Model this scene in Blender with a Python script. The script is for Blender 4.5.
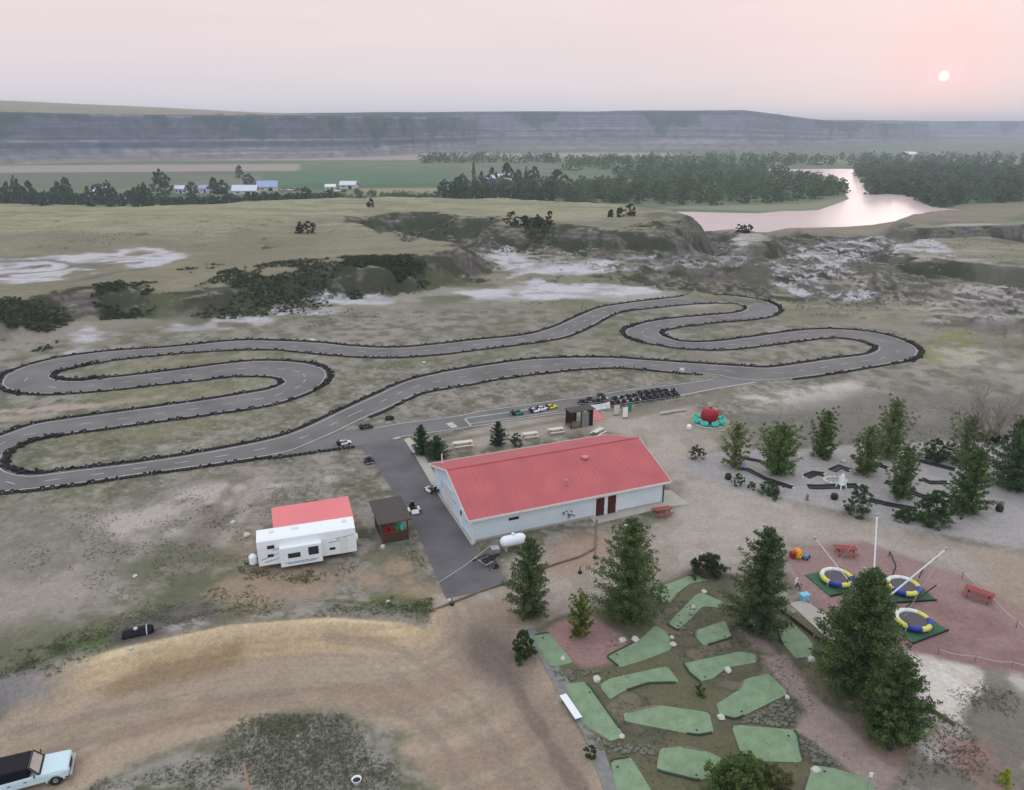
import bpy, bmesh, math, random
import numpy as np
from mathutils import Vector, Matrix
from mathutils.geometry import tessellate_polygon
for _o in list(bpy.data.objects): bpy.data.objects.remove(_o)
sc = bpy.context.scene
R = math.radians
# ------------------------------------------------------------ camera
W, H, F, HZ, CZ = 1024, 790, 740.0, 128.0, 40.0
PITCH = math.atan((H/2-HZ)/F)
cd = bpy.data.cameras.new('camera'); cam = bpy.data.objects.new('camera', cd)
sc.collection.objects.link(cam); sc.camera = cam
cam.location = (0, 0, CZ); cam.rotation_euler = (math.pi/2-PITCH, 0, 0)
cd.sensor_width = 36; cd.lens = F/W*36; cd.clip_start = .5; cd.clip_end = 30000
# ------------------------------------------------------------ sky, sun, exposure
SUN_AZ, SUN_EL = math.atan(432/740/math.cos(PITCH)*1.0)-R(.35), R(3.9)
def dirv(az, el): return Vector((math.sin(az)*math.cos(el), math.cos(az)*math.cos(el), math.sin(el)))
_u, _v = (944-W/2)/F, (H/2-76)/F
SUNV = Vector((_u, math.cos(PITCH)+_v*math.sin(PITCH), -math.sin(PITCH)+_v*math.cos(PITCH))).normalized()
SUN_AZ, SUN_EL = math.atan2(SUNV.x, SUNV.y), math.asin(SUNV.z)
SKY_GAIN = 1.0; SUN_POWER = .6; HAZE_D = 2.3e-4
world = bpy.data.worlds.new('World'); sc.world = world; world.use_nodes = True
wn, wl = world.node_tree.nodes, world.node_tree.links
wn.clear()
def WN(t, **k):
    n = wn.new(t)
    for a, b in k.items(): setattr(n, a, b)
    return n
wo = WN('ShaderNodeOutputWorld'); bg1 = WN('ShaderNodeBackground'); bg2 = WN('ShaderNodeBackground'); add = WN('ShaderNodeMixShader')
sky = WN('ShaderNodeTexSky'); sky.sky_type = 'NISHITA'; sky.sun_disc = False
sky.sun_elevation = SUN_EL; sky.sun_rotation = SUN_AZ; sky.dust_density = 0.6; sky.air_density = 1
wl.new(sky.outputs[0], bg1.inputs[0]); bg1.inputs[1].default_value = 0.05
tc = WN('ShaderNodeTexCoord'); sep = WN('ShaderNodeSeparateXYZ'); wl.new(tc.outputs['Generated'], sep.inputs[0])
ramp = WN('ShaderNodeValToRGB'); wl.new(sep.outputs[2], ramp.inputs[0])
el = ramp.color_ramp.elements
el[0].position = 0.0; el[0].color = (.90, .87, .90, 1)
el[1].position = 1.0; el[1].color = (1.25, 1.33, 1.45, 1)
for p, c in ((.04, (.93, .84, .87, 1)), (.10, (.98, .82, .83, 1)), (.16, (1.0, .84, .84, 1)), (.34, (1.08, 1.07, 1.10, 1))):
    e = el.new(p); e.color = c
# soft cloud mottling
nz = WN('ShaderNodeTexNoise'); nz.inputs['Scale'].default_value = 3.0; nz.inputs['Detail'].default_value = 3
mp = WN('ShaderNodeMapping'); mp.inputs['Scale'].default_value = (1, 1, 9); wl.new(tc.outputs['Generated'], mp.inputs[0]); wl.new(mp.outputs[0], nz.inputs[0])
mr = WN('ShaderNodeMapRange'); mr.inputs[3].default_value = .93; mr.inputs[4].default_value = 1.06; wl.new(nz.outputs[0], mr.inputs[0])
mx = WN('ShaderNodeVectorMath', operation='SCALE'); wl.new(ramp.outputs[0], mx.inputs[0]); wl.new(mr.outputs[0], mx.inputs[3])
# glow and disc of the low sun seen through the smoke
dt = WN('ShaderNodeVectorMath', operation='DOT_PRODUCT'); nm = WN('ShaderNodeVectorMath', operation='NORMALIZE')
wl.new(tc.outputs['Generated'], nm.inputs[0]); wl.new(nm.outputs[0], dt.inputs[0]); dt.inputs[1].default_value = SUNV
def glow(a, b, col):
    m = WN('ShaderNodeMapRange'); m.interpolation_type = 'SMOOTHSTEP'
    m.inputs[1].default_value = math.cos(R(a)); m.inputs[2].default_value = math.cos(R(b)); wl.new(dt.outputs['Value'], m.inputs[0])
    s = WN('ShaderNodeVectorMath', operation='SCALE'); s.inputs[0].default_value = col; wl.new(m.outputs[0], s.inputs[3]); return s
acc = mx
for a, b, c in ((26, 0, (.04, -.004, -.012)), (5, 0, (.09, -.05, -.04)), (1.4, .2, (.10, .03, .03)), (.34, .25, (1.1, .52, .40))):
    g = glow(a, b, c); s = WN('ShaderNodeVectorMath', operation='ADD'); wl.new(acc.outputs[0], s.inputs[0]); wl.new(g.outputs[0], s.inputs[1]); acc = s
m_ = WN('ShaderNodeMapRange'); m_.interpolation_type = 'SMOOTHSTEP'; m_.inputs[1].default_value = .25; m_.inputs[2].default_value = -.8; wl.new(dt.outputs['Value'], m_.inputs[0])
s_ = WN('ShaderNodeVectorMath', operation='SCALE'); s_.inputs[0].default_value = (.12, .27, .40); wl.new(m_.outputs[0], s_.inputs[3])     # the side away from the sunset is bluer
s2_ = WN('ShaderNodeVectorMath', operation='ADD'); wl.new(acc.outputs[0], s2_.inputs[0]); wl.new(s_.outputs[0], s2_.inputs[1]); acc = s2_
wl.new(acc.outputs[0], bg2.inputs[0]); bg2.inputs[1].default_value = SKY_GAIN
add.inputs[0].default_value = .12; wl.new(bg2.outputs[0], add.inputs[1]); wl.new(bg1.outputs[0], add.inputs[2]); wl.new(add.outputs[0], wo.inputs[0])
sl = bpy.data.lights.new('sun', 'SUN'); so = bpy.data.objects.new('sun', sl); sc.collection.objects.link(so)
sl.energy = SUN_POWER; sl.angle = R(12); sl.color = (1, .80, .70)
so.rotation_euler = (-SUNV).to_track_quat('-Z', 'Y').to_euler(); so.location = SUNV*900
sc.view_settings.view_transform = 'Standard'; sc.view_settings.look = 'None'; sc.view_settings.exposure = 0.06; sc.view_settings.gamma = 1
try: sc.cycles.volume_bounces = 0
except Exception: pass

# ------------------------------------------------------------ helpers
col = sc.collection
def ray(px, py):
    u, v = (px-W/2)/F, (H/2-py)/F
    return np.array([u, math.cos(PITCH)+v*math.sin(PITCH), -math.sin(PITCH)+v*math.cos(PITCH)])
def G(px, py, z=0.0):
    d = ray(px, py); t = (z-CZ)/d[2]; return (d[0]*t, d[1]*t)
def GP(pts, z=0.0): return [G(a, b, z) for a, b in pts]
def height_at(base, px, py):                      # height above base point of the point seen at px,py straight above
    d = ray(px, py); t = base[1]/d[1]; return CZ+d[2]*t
def S(c, k=1.0):
    o = []
    for v in c:
        v /= 255.0; o.append(k*(v/12.92 if v <= .04045 else ((v+.055)/1.055)**2.4))
    return tuple(o)
class Noise:
    def __init__(s, seed):
        s.T = np.random.RandomState(seed).rand(256, 256)
    def v(s, x, y):
        xi, yi = np.floor(x).astype(np.int64), np.floor(y).astype(np.int64)
        fx, fy = x-xi, y-yi; fx = fx*fx*fx*(fx*(fx*6-15)+10); fy = fy*fy*fy*(fy*(fy*6-15)+10)
        a, b = s.T[xi & 255, yi & 255], s.T[(xi+1) & 255, yi & 255]
        c, d = s.T[xi & 255, (yi+1) & 255], s.T[(xi+1) & 255, (yi+1) & 255]
        return (a*(1-fx)+b*fx)*(1-fy)+(c*(1-fx)+d*fx)*fy
    def fbm(s, x, y, sc_=1.0, o=4):
        r, a, t, f = 0, 1.0, 0, 1.0/sc_
        for k in range(o):
            c, q = math.cos(k*1.3), math.sin(k*1.3)
            r = r+a*s.v((x*c-y*q)*f+17.3*k, (x*q+y*c)*f+5.1*k); t += a; a *= .5; f *= 2.03
        return r/t
    def ridge(s, x, y, sc_=1.0, o=4):
        r, a, t, f = 0, 1.0, 0, 1.0/sc_
        for k in range(o):
            c, q = math.cos(k*1.1+.4), math.sin(k*1.1+.4)
            n = 1-np.abs(2*s.v((x*c-y*q)*f+7.3*k, (x*q+y*c)*f+2.7*k)-1); r = r+a*n*n; t += a; a *= .5; f *= 2.07
        return r/t
N1, N2, N3, N4 = Noise(1), Noise(2), Noise(3), Noise(4)
def sst(a, b, x):
    t = np.clip((x-a)/(b-a), 0, 1); return t*t*(3-2*t)
def sdist(x, y, poly, reach):                     # >0 inside; -reach where far away
    P = np.array(poly); out = np.full(x.shape, -float(reach))
    m = (x > P[:, 0].min()-reach) & (x < P[:, 0].max()+reach) & (y > P[:, 1].min()-reach) & (y < P[:, 1].max()+reach)
    if not m.any(): return out
    X, Y = x[m], y[m]; d = np.full(X.shape, 1e18); ins = np.zeros(X.shape, bool)
    for i in range(len(P)):
        ax, ay = P[i]; bx, by = P[(i+1) % len(P)]; ex, ey = bx-ax, by-ay
        t = np.clip(((X-ax)*ex+(Y-ay)*ey)/(ex*ex+ey*ey+1e-12), 0, 1)
        d = np.minimum(d, (X-ax-t*ex)**2+(Y-ay-t*ey)**2)
        if ey != 0:
            c = ((ay > Y) != (by > Y)) & (X < ex*(Y-ay)/ey+ax); ins ^= c
    d = np.sqrt(d); out[m] = np.where(ins, d, -d); return out
def pdist(x, y, line, reach):                     # distance to an open polyline
    P = np.array(line); out = np.full(x.shape, float(reach))
    m = (x > P[:, 0].min()-reach) & (x < P[:, 0].max()+reach) & (y > P[:, 1].min()-reach) & (y < P[:, 1].max()+reach)
    X, Y = x[m], y[m]; d = np.full(X.shape, 1e18)
    for i in range(len(P)-1):
        ax, ay = P[i]; ex, ey = P[i+1][0]-ax, P[i+1][1]-ay
        t = np.clip(((X-ax)*ex+(Y-ay)*ey)/(ex*ex+ey*ey+1e-12), 0, 1)
        d = np.minimum(d, (X-ax-t*ex)**2+(Y-ay-t*ey)**2)
    out[m] = np.sqrt(d); return out
def smooth(pts, n=8, closed=False):               # Catmull-Rom
    P = [np.array(p, float) for p in pts]; m = len(P); o = []
    for i in range(m if closed else m-1):
        if closed: a, b, c, d = P[i-1], P[i], P[(i+1) % m], P[(i+2) % m]
        else: a, b, c, d = P[max(i-1, 0)], P[i], P[i+1], P[min(i+2, m-1)]
        for k in range(n):
            t = k/n; o.append(.5*((2*b)+(c-a)*t+(2*a-5*b+4*c-d)*t*t+(3*b-a-3*c+d)*t**3))
    if not closed: o.append(P[-1])
    return o
def resample(pts, step, closed=False):
    P = [np.array(p, float) for p in pts]
    if closed: P.append(P[0])
    out = [P[0]]; acc_ = 0
    for i in range(len(P)-1):
        a, b = P[i], P[i+1]; L = np.linalg.norm(b-a); s = step-acc_
        while s <= L and L > 0: out.append(a+(b-a)*s/L); s += step
        acc_ = (acc_+L) % step if L > 0 else acc_
    return out
def offset_line(P, d):
    P = np.array(P); T = np.gradient(P, axis=0); T /= np.linalg.norm(T, axis=1)[:, None]+1e-9
    return P+np.stack([-T[:, 1], T[:, 0]], 1)*d

# ---- materials
MATS = {}
def mat(name, c, rough=.8, metal=0.0, var=.12, scale=3.0, bump=0.0, stripes=None, spec=.3, c2=None):
    if name in MATS: return MATS[name]
    m = bpy.data.materials.new(name); m.use_nodes = True; n, l = m.node_tree.nodes, m.node_tree.links
    b = n['Principled BSDF']; b.inputs['Roughness'].default_value = rough; b.inputs['Metallic'].default_value = metal
    b.inputs['Specular IOR Level'].default_value = spec
    t = n.new('ShaderNodeTexCoord'); q = n.new('ShaderNodeTexNoise'); q.inputs['Scale'].default_value = scale; q.inputs['Detail'].default_value = 5
    l.new(t.outputs['Object'], q.inputs[0])
    mxn = n.new('ShaderNodeMix'); mxn.data_type = 'RGBA'
    r = n.new('ShaderNodeMapRange'); r.inputs[1].default_value = .3; r.inputs[2].default_value = .7; l.new(q.outputs[0], r.inputs[0])
    l.new(r.outputs[0], mxn.inputs[0])
    A = tuple(v*(1-var) for v in c); B = c2 or tuple(min(v*(1+var), 1) for v in c)
    mxn.inputs[6].default_value = (*A, 1); mxn.inputs[7].default_value = (*B, 1)
    l.new(mxn.outputs[2], b.inputs['Base Color'])
    if stripes:                                   # pressed metal ribs: real bump along one object axis
        axis, period, strength = stripes
        sp = n.new('ShaderNodeSeparateXYZ'); l.new(t.outputs['Object'], sp.inputs[0])
        w = n.new('ShaderNodeMath'); w.operation = 'MULTIPLY'; w.inputs[1].default_value = 2*math.pi/period; l.new(sp.outputs['XYZ'.index(axis)], w.inputs[0])
        s2 = n.new('ShaderNodeMath'); s2.operation = 'SINE'; l.new(w.outputs[0], s2.inputs[0])
        p = n.new('ShaderNodeMath'); p.operation = 'POWER'; ab = n.new('ShaderNodeMath'); ab.operation = 'ABSOLUTE'; l.new(s2.outputs[0], ab.inputs[0]); l.new(ab.outputs[0], p.inputs[0]); p.inputs[1].default_value = 8
        bp = n.new('ShaderNodeBump'); bp.inputs['Strength'].default_value = strength; bp.inputs['Distance'].default_value = .03
        l.new(p.outputs[0], bp.inputs['Height']); l.new(bp.outputs[0], b.inputs['Normal'])
    elif bump:
        bp = n.new('ShaderNodeBump'); bp.inputs['Strength'].default_value = bump; bp.inputs['Distance'].default_value = .05
        q2 = n.new('ShaderNodeTexNoise'); q2.inputs['Scale'].default_value = scale*6; l.new(t.outputs['Object'], q2.inputs[0])
        l.new(q2.outputs[0], bp.inputs['Height']); l.new(bp.outputs[0], b.inputs['Normal'])
    MATS[name] = m; return m
def attr_mat(name, rough=.9, fine=(.6, 2.5, 9, 26), amp=(.05, .09, .12, .19), bump=.35, spec=.15, bdist=.08):
    m = bpy.data.materials.new(name); m.use_nodes = True; n, l = m.node_tree.nodes, m.node_tree.links
    b = n['Principled BSDF']; b.inputs['Roughness'].default_value = rough; b.inputs['Specular IOR Level'].default_value = spec
    at = n.new('ShaderNodeAttribute'); at.attribute_name = 'Col'; t = n.new('ShaderNodeTexCoord'); cur = at.outputs['Color']; q = None
    for s, a in zip(fine, amp):
        q = n.new('ShaderNodeTexNoise'); q.inputs['Scale'].default_value = s; q.inputs['Detail'].default_value = 4; q.inputs['Roughness'].default_value = .65
        l.new(t.outputs['Object'], q.inputs[0])
        r = n.new('ShaderNodeMapRange'); r.inputs[1].default_value = .36; r.inputs[2].default_value = .64; r.inputs[3].default_value = 1-1.25*a; r.inputs[4].default_value = 1+1.25*a
        l.new(q.outputs[0], r.inputs[0]); v = n.new('ShaderNodeVectorMath'); v.operation = 'SCALE'; l.new(cur, v.inputs[0]); l.new(r.outputs[0], v.inputs[3]); cur = v.outputs[0]
    l.new(cur, b.inputs['Base Color'])
    bp = n.new('ShaderNodeBump'); bp.inputs['Strength'].default_value = bump; bp.inputs['Distance'].default_value = bdist
    l.new(q.outputs[0], bp.inputs['Height']); l.new(bp.outputs[0], b.inputs['Normal'])
    MATS[name] = m; return m

# ---- mesh building
class MB:
    def __init__(s): s.v = []; s.f = []; s.m = None
    def add(s, vs, fs):
        k = len(s.v); s.v += [tuple(p) for p in vs]; s.f += [tuple(i+k for i in f) for f in fs]; return s
    def box(s, c, d, rz=0, M=None):
        x, y, z = d[0]/2, d[1]/2, d[2]/2; cs, sn = math.cos(rz), math.sin(rz)
        vs = []
        for k in (-z, z):
            for i, j in ((-x, -y), (x, -y), (x, y), (-x, y)):
                p = (c[0]+i*cs-j*sn, c[1]+i*sn+j*cs, c[2]+k); vs.append(M @ Vector(p) if M else p)
        return s.add(vs, [(3, 2, 1, 0), (4, 5, 6, 7), (0, 1, 5, 4), (1, 2, 6, 5), (2, 3, 7, 6), (3, 0, 4, 7)])
    def prism(s, poly, z0, z1):                   # polygon with vertical sides
        A = sum(poly[i-1][0]*poly[i][1]-poly[i][0]*poly[i-1][1] for i in range(len(poly)))
        if A < 0: poly = poly[::-1]
        n = len(poly); vs = [(p[0], p[1], z0) for p in poly]+[(p[0], p[1], z1) for p in poly]
        fs = [(i, (i+1) % n, n+(i+1) % n, n+i) for i in range(n)]
        tri = tessellate_polygon([[Vector((p[0], p[1], 0)) for p in poly]])
        for t in tri:
            a, b, c = t; p, q, r = poly[a], poly[b], poly[c]
            if (q[0]-p[0])*(r[1]-p[1])-(q[1]-p[1])*(r[0]-p[0]) < 0: a, c = c, a
            fs.append((n+a, n+b, n+c)); fs.append((c, b, a))
        return s.add(vs, fs)
    def extr(s, prof, y0, y1, ax='y'):            # profile in x,z swept along y (or profile y,z swept along x)
        n = len(prof)
        g = (lambda p, t: (p[0], t, p[1])) if ax == 'y' else (lambda p, t: (t, p[0], p[1]))
        return s.add([g(p, y0) for p in prof]+[g(p, y1) for p in prof], [(i, (i+1) % n, n+(i+1) % n, n+i) for i in range(n)]+[tuple(range(n))[::-1], tuple(range(n, 2*n))])
    def tube(s, pts, r, n=6, cap=True):
        pts = [Vector(p) for p in pts]; rr = r if hasattr(r, '__len__') else [r]*len(pts); vs = []; fs = []
        up = None
        for i, p in enumerate(pts):
            t = (pts[min(i+1, len(pts)-1)]-pts[max(i-1, 0)]).normalized()
            a = t.orthogonal().normalized() if up is None else (up-t*up.dot(t)).normalized(); up = a; b = t.cross(a)
            for k in range(n):
                w = 2*math.pi*k/n; vs.append(p+(a*math.cos(w)+b*math.sin(w))*rr[i])
        for i in range(len(pts)-1):
            for k in range(n): fs.append((i*n+k, i*n+(k+1) % n, (i+1)*n+(k+1) % n, (i+1)*n+k))
        if cap: fs += [tuple(range(n))[::-1], tuple(range((len(pts)-1)*n, len(pts)*n))]
        return s.add(vs, fs)
    def lathe(s, prof, c=(0, 0, 0), n=16, sx=1, sy=1):  # profile of (r, z)
        vs = []; fs = []
        for r, z in prof:
            for k in range(n):
                w = 2*math.pi*k/n; vs.append((c[0]+r*sx*math.cos(w), c[1]+r*sy*math.sin(w), c[2]+z))
        for i in range(len(prof)-1):
            for k in range(n): fs.append((i*n+k, i*n+(k+1) % n, (i+1)*n+(k+1) % n, (i+1)*n+k))
        fs += [tuple(range(n))[::-1], tuple(range((len(prof)-1)*n, len(prof)*n))]
        return s.add(vs, fs)
    def torus(s, c, Rr, r, n=16, m=8, ax='z', a0=0, a1=2*math.pi, sq=1.0):
        vs = []; fs = []; full = abs(a1-a0-2*math.pi) < 1e-6; cnt = n if full else n+1
        for i in range(cnt):
            w = a0+(a1-a0)*i/n
            for j in range(m):
                q = 2*math.pi*j/m; rr = Rr+r*math.cos(q); p = (rr*math.cos(w), rr*math.sin(w), r*sq*math.sin(q))
                if ax == 'x': p = (p[2], p[0], p[1])
                if ax == 'y': p = (p[0], p[2], p[1])
                vs.append((c[0]+p[0], c[1]+p[1], c[2]+p[2]))
        for i in range(n):
            for j in range(m): fs.append((i*m+j, ((i+1) % cnt)*m+j, ((i+1) % cnt)*m+(j+1) % m, i*m+(j+1) % m))
        if not full: fs += [tuple(range(m)), tuple(range(n*m, n*m+m))[::-1]]
        return s.add(vs, fs)
    def build(s, name, m, parent=None, loc=None, rz=0, bevel=0, smooth_=False):
        me = bpy.data.meshes.new(name); me.from_pydata([tuple(p) for p in s.v], [], s.f); me.materials.append(m)
        if smooth_: me.polygons.foreach_set('use_smooth', [True]*len(me.polygons))
        me.update()
        o = bpy.data.objects.new(name, me); col.objects.link(o)
        if parent: o.parent = parent
        if loc is not None: o.location = loc
        o.rotation_euler.z = rz
        if bevel:
            b = o.modifiers.new('bevel', 'BEVEL'); b.width = bevel; b.segments = 2; b.limit_method = 'ANGLE'
        return o
def tag(o, label, cat, group=None, kind=None):
    if label: o['label'] = label
    if cat: o['category'] = cat
    if group: o['group'] = group
    if kind: o['kind'] = kind
    return o
def empty(name, loc, rz, label, cat, group=None):
    o = bpy.data.objects.new(name, None); col.objects.link(o); o.location = loc; o.rotation_euler = (0, 0, rz); o.empty_display_size = .3
    return tag(o, label, cat, group)
def copy_tree(o, parent=None):
    c = o.copy(); col.objects.link(c); c.parent = parent
    for ch in [k for k in bpy.data.objects if k.parent == o]: copy_tree(ch, c)
    return c
_kids = {}
def clone(root, loc, rz, label=None, group=None, scale=None):
    if root.name not in _kids:
        kids = [(k, [g for g in bpy.data.objects if g.parent == k]) for k in bpy.data.objects if k.parent == root]; _kids[root.name] = kids
    r = root.copy(); col.objects.link(r); r.location = loc; r.rotation_euler = (0, 0, rz)
    if label: r['label'] = label
    if group: r['group'] = group
    if scale: r.scale = scale
    for k, gs in _kids[root.name]:
        c = k.copy(); col.objects.link(c); c.parent = r
        for g in gs:
            d = g.copy(); col.objects.link(d); d.parent = c
    return r
def np_mesh(name, V, Q, m, cols=None, kind='structure', smooth_=True):
    me = bpy.data.meshes.new(name); me.vertices.add(len(V)); me.vertices.foreach_set('co', V.astype(np.float32).ravel())
    k = Q.shape[1]; me.loops.add(Q.size); me.loops.foreach_set('vertex_index', Q.astype(np.int32).ravel())
    me.polygons.add(len(Q)); me.polygons.foreach_set('loop_start', np.arange(0, Q.size, k, dtype=np.int32)); me.polygons.foreach_set('loop_total', np.full(len(Q), k, np.int32))
    if smooth_: me.polygons.foreach_set('use_smooth', np.ones(len(Q), bool))
    if cols is not None:
        a = me.color_attributes.new('Col', 'FLOAT_COLOR', 'POINT'); c4 = np.ones((len(V), 4), np.float32); c4[:, :3] = cols; a.data.foreach_set('color', c4.ravel())
    me.materials.append(m); me.update(calc_edges=True); me.validate()
    o = bpy.data.objects.new(name, me); col.objects.link(o)
    if kind: o['kind'] = kind
    return o

# ------------------------------------------------------------ kart track outlines
A_PX = [(830,374),(786,379.5),(760,381),(735,379.5),(722,376.5),(708.5,374.7),(679,373),(622,368),(572,370),(506,378),(473,384),(426,392),(406,400),(383,411),(366,418),(340,431),(315,442),(290,452),(266,457),(199,467),(133,476),(66,486),(0,493),(-25,492),(-48,483),(-56,468),(-48,455),(-30,445),(0,436),(33,424.6),(66,419),(133,410),(199,401),(249,393),(272,388.5),(283,383),(279,378.5),(266,376.5),(232,376.5),(199,380.5),(160,384.5),(127,388.4),(88,392),(49,394.2),(19.5,393),(4,388.4),(0,382.5),(6,374.7),(23.4,367),(49,360),(78,355),(117,350.7),(156,348.3),(199,344.4),(232,341),(266,340.6),(320,343),(349,346),(393,348),(437,344.5),(481,339.5),(525,335),(554,327),(584,313.7),(601,307.5),(629,303),(662.5,299),(694,296),(721,295.3),(746.5,297.6),(768,302),(779,308.3),(776,314),(764,318),(741,320.6),(717,322.4),(694,325.3),(674,328),(660.5,331.7),(664.5,336.6),(678,341),(698,342.3),(721,341),(748,337.6),(776,333.7),(809,329.8),(841,329.5),(869,332),(892,336.6),(911,344),(919.5,351),(914.7,358),(900.6,362),(883,365),(856.7,369.4)]
B_PX = [(340,411),(299,430),(266,440),(199,453),(133,463),(66,471),(33,475),(9,471),(2,463),(7,453),(20,446),(43,438),(133,425),(199,416),(266,406),(299,396.5),(319,387),(328,376),(322,367.5),(299,362.5),(266,360.8),(232,363),(166,371.5),(100,379),(76,381),(60,380.3),(51,376),(58.6,371.3),(78,366.8),(107,361.4),(137,357.5),(162,355),(199,352),(240,349.8),(280,350),(320,354),(378.6,357.6),(437,354.7),(496,347.4),(540,342),(569,335.7),(592.5,325.4),(604,319),(619.5,312.4),(649,308.3),(688,304.4),(717,303.2),(737,304.6),(746.5,308.3),(738.7,312.2),(717,314.8),(678,318),(649,322),(629,327.9),(624.4,332.7),(631,338.6),(649,343.5),(678,348),(709,350),(737,348.8),(766,345.4),(795,341.8),(830,337.8),(856.7,340),(874,345.7),(877,349.5),(865.4,354.8),(839,358),(804,363),(777.6,366.8),(760,367.6),(727,365.4),(688,363),(639,359.7),(600,357.7),(539,359),(489,365),(440,373),(406,381.5),(373,396)]
A_W = smooth(GP(A_PX), 6, True); B_W = smooth(GP(B_PX), 6, True)
PIT_PX = [(366,428),(398,423),(422,420),(460,414.7),(480,410.5),(540,401.5),(592,394),(636,387.6),(687,382),(722,376.5),(735,378),(765,381.6),(717,389.4),(678,397),(636,403.5),(600,409),(555,415),(519,420),(485,426),(427,434),(396,438.5),(372,444),(345,447.5),(300,453.5),(268,458),(285,451.5),(318,441),(340,431.5)]
PIT_W = GP(PIT_PX)
DRIVE_PX = [(350,447),(372,443.5),(396,438.5),(404,441),(412,452),(424,470),(436,490),(474,546),(512,584),(446,599),(430,562),(416,529),(400,501),(386,480),(372,460),(362,450)]
DRIVE_W = GP(DRIVE_PX)
GOLF_PX = [(533,632),(560,617),(600,606),(640,590),(690,571),(740,575),(790,610),(860,650),(945,712),(925,745),(880,800),(640,830),(610,780),(575,715)]
COURT_PX = [(683,462),(715,452),(790,450),(880,444),(960,440),(1060,436),(1090,560),(1000,545),(905,528),(850,514),(790,500),(735,488),(700,476)]
# river and ground levels
RIVER_Z = -12.6
RIVER_PX = [(560,222),(640,212.5),(687,212.7),(724,213.7),(764,214.4),(792,212),(806,212),(828,211),(842,206),(859,199),(851.5,192),(843,186),(837,181),(834,176.5),(820,173),(797,171.6),(770,171),(770,169.3),(800,169.3),(848,169),(851,177.7),(861,186),(862,195.5),(880,195),(894,194.6),(911,198),(914,204),(933,208),(950,210),(935,213),(904,213),(885,220),(860,224),(832,226),(777,227),(757,231),(734,227),(710,229),(690,231),(620,236),(560,236)]
RIVER_W = GP(RIVER_PX, RIVER_Z)
T1 = GP([(-260,430),(-80,385),(0,352),(45,350),(78,338),(92,322),(150,326),(230,318),(300,308),(345,303),(420,296),(480,288),(508,274),(500,262),(455,251),(410,243),(370,232),(300,224),(-300,224)])
T2 = GP([(330,246),(410,240),(440,246),(470,254),(490,259),(520,254),(560,257),(600,260),(650,263),(700,258),(735,250),(745,240),(735,232),(690,222),(640,216),(480,211),(300,211),(150,217.5),(0,216),(-300,216),(-300,246)])
RM1 = GP([(872,236),(930,241),(1000,241),(1200,242),(1200,216),(960,212),(910,215),(880,222)], -8)
RM2 = GP([(842,283),(900,286),(960,290),(1040,300),(1200,310),(1200,256),(960,248),(900,250),(850,258)], -4)
RM3 = GP([(700,264),(740,268),(790,262),(800,250),(760,240),(720,238),(700,246)], -3)
RM4 = GP([(880,330),(940,345),(1040,362),(1200,390),(1200,330),(1040,318),(950,305),(900,303),(870,312)], 0)
BERM = GP([(-30,712),(35,686),(75,665),(130,650),(230,630),(330,622),(400,624)])
def HT(x, y):
    x = np.asarray(x, float); y = np.asarray(y, float); r = np.hypot(x, y); ratio = x/np.maximum(y, 1)
    right = sst(.10, .22, ratio)*(y > 0)
    dL = sst(345, 430, r+20*(N1.fbm(x, y, 60, 2)-.5)); dR = .62*sst(200, 330, r)+.38*sst(330, 420, r)
    base = -11.6*np.where(y > -1e9, dL*(1-right)+dR*right, 0)
    zone = sst(178, 215, r+8*(N2.v(x/20, y/20)-.5))*(1-sst(395, 440, r))*(np.abs(x) < 900)*(y > 0)
    rg = N1.ridge(x, y, 34, 4); base = base+zone*(2.0+4.4*right)*(rg-.45)+zone*(.8+1.3*right)*(N2.ridge(x, y, 9, 3)-.4)
    for k, (poly, h, w, amp) in enumerate(((T1, 7.2, 17, 8), (T2, 8.2, 24, 9), (RM1, -3.5, 14, 8), (RM2, 1.6, 14, 9), (RM3, 2.0, 12, 8), (RM4, 3.6, 26, 12))):
        sd = sdist(x, y, poly, 60)
        if sd.max() <= -59: continue
        nn = N3.ridge(x, y, 26, 4); sd = sd-(amp*1.25*(nn-.25)+3.2*(N4.ridge(x, y, 9, 3)-.4))*(sd < 40)
        s = sst(0, w, sd); s = s*.92+.08*sst(w*.35, w*.55, sd)
        top = h+2.0*(N2.fbm(x, y, 50, 3)-.5)*2+.7*(N4.fbm(x, y, 14, 3)-.5)
        if k == 0: top = top-3.2*sst(-20, -90, x)*sst(270, 200, y)+.8*(N1.ridge(x, y, 30, 3)-.4)
        base = base+s*(top-base)
    mid = (y > 0)*sst(120, 150, -x*0+r)*0
    rv = sdist(x, y, RIVER_W, 40); base = np.where(rv > -14, np.minimum(base, -11.6+sst(-14, 3, rv)*-2.4), base)
    far = sst(430, 520, r); base = base+far*(.5*(N1.fbm(x, y, 120, 2)-.5))
    bd = pdist(x, y, BERM, 8); base = base+.95*np.exp(-(bd/2.2)**2)
    sw = sst(45, 38, r)*0
    return base
def hit(px, py):
    d = ray(px, py); t = np.concatenate([np.linspace(30, 430, 1200), np.linspace(430, 2500, 1200)])
    X, Y, Z = d[0]*t, d[1]*t, CZ+d[2]*t; h = HT(X, Y); i = np.argmax(Z < h)
    if i == 0: return (X[-1], Y[-1], float(h[-1]))
    a = (Z[i-1]-h[i-1])/((Z[i-1]-h[i-1])-(Z[i]-h[i])+1e-9); tt = t[i-1]+a*(t[i]-t[i-1])
    return (d[0]*tt, d[1]*tt, CZ+d[2]*tt)
def HP(pts): return [hit(a, b)[:2] for a, b in pts]
def zat(x, y): return float(HT(np.array([x]), np.array([y]))[0])

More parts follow.
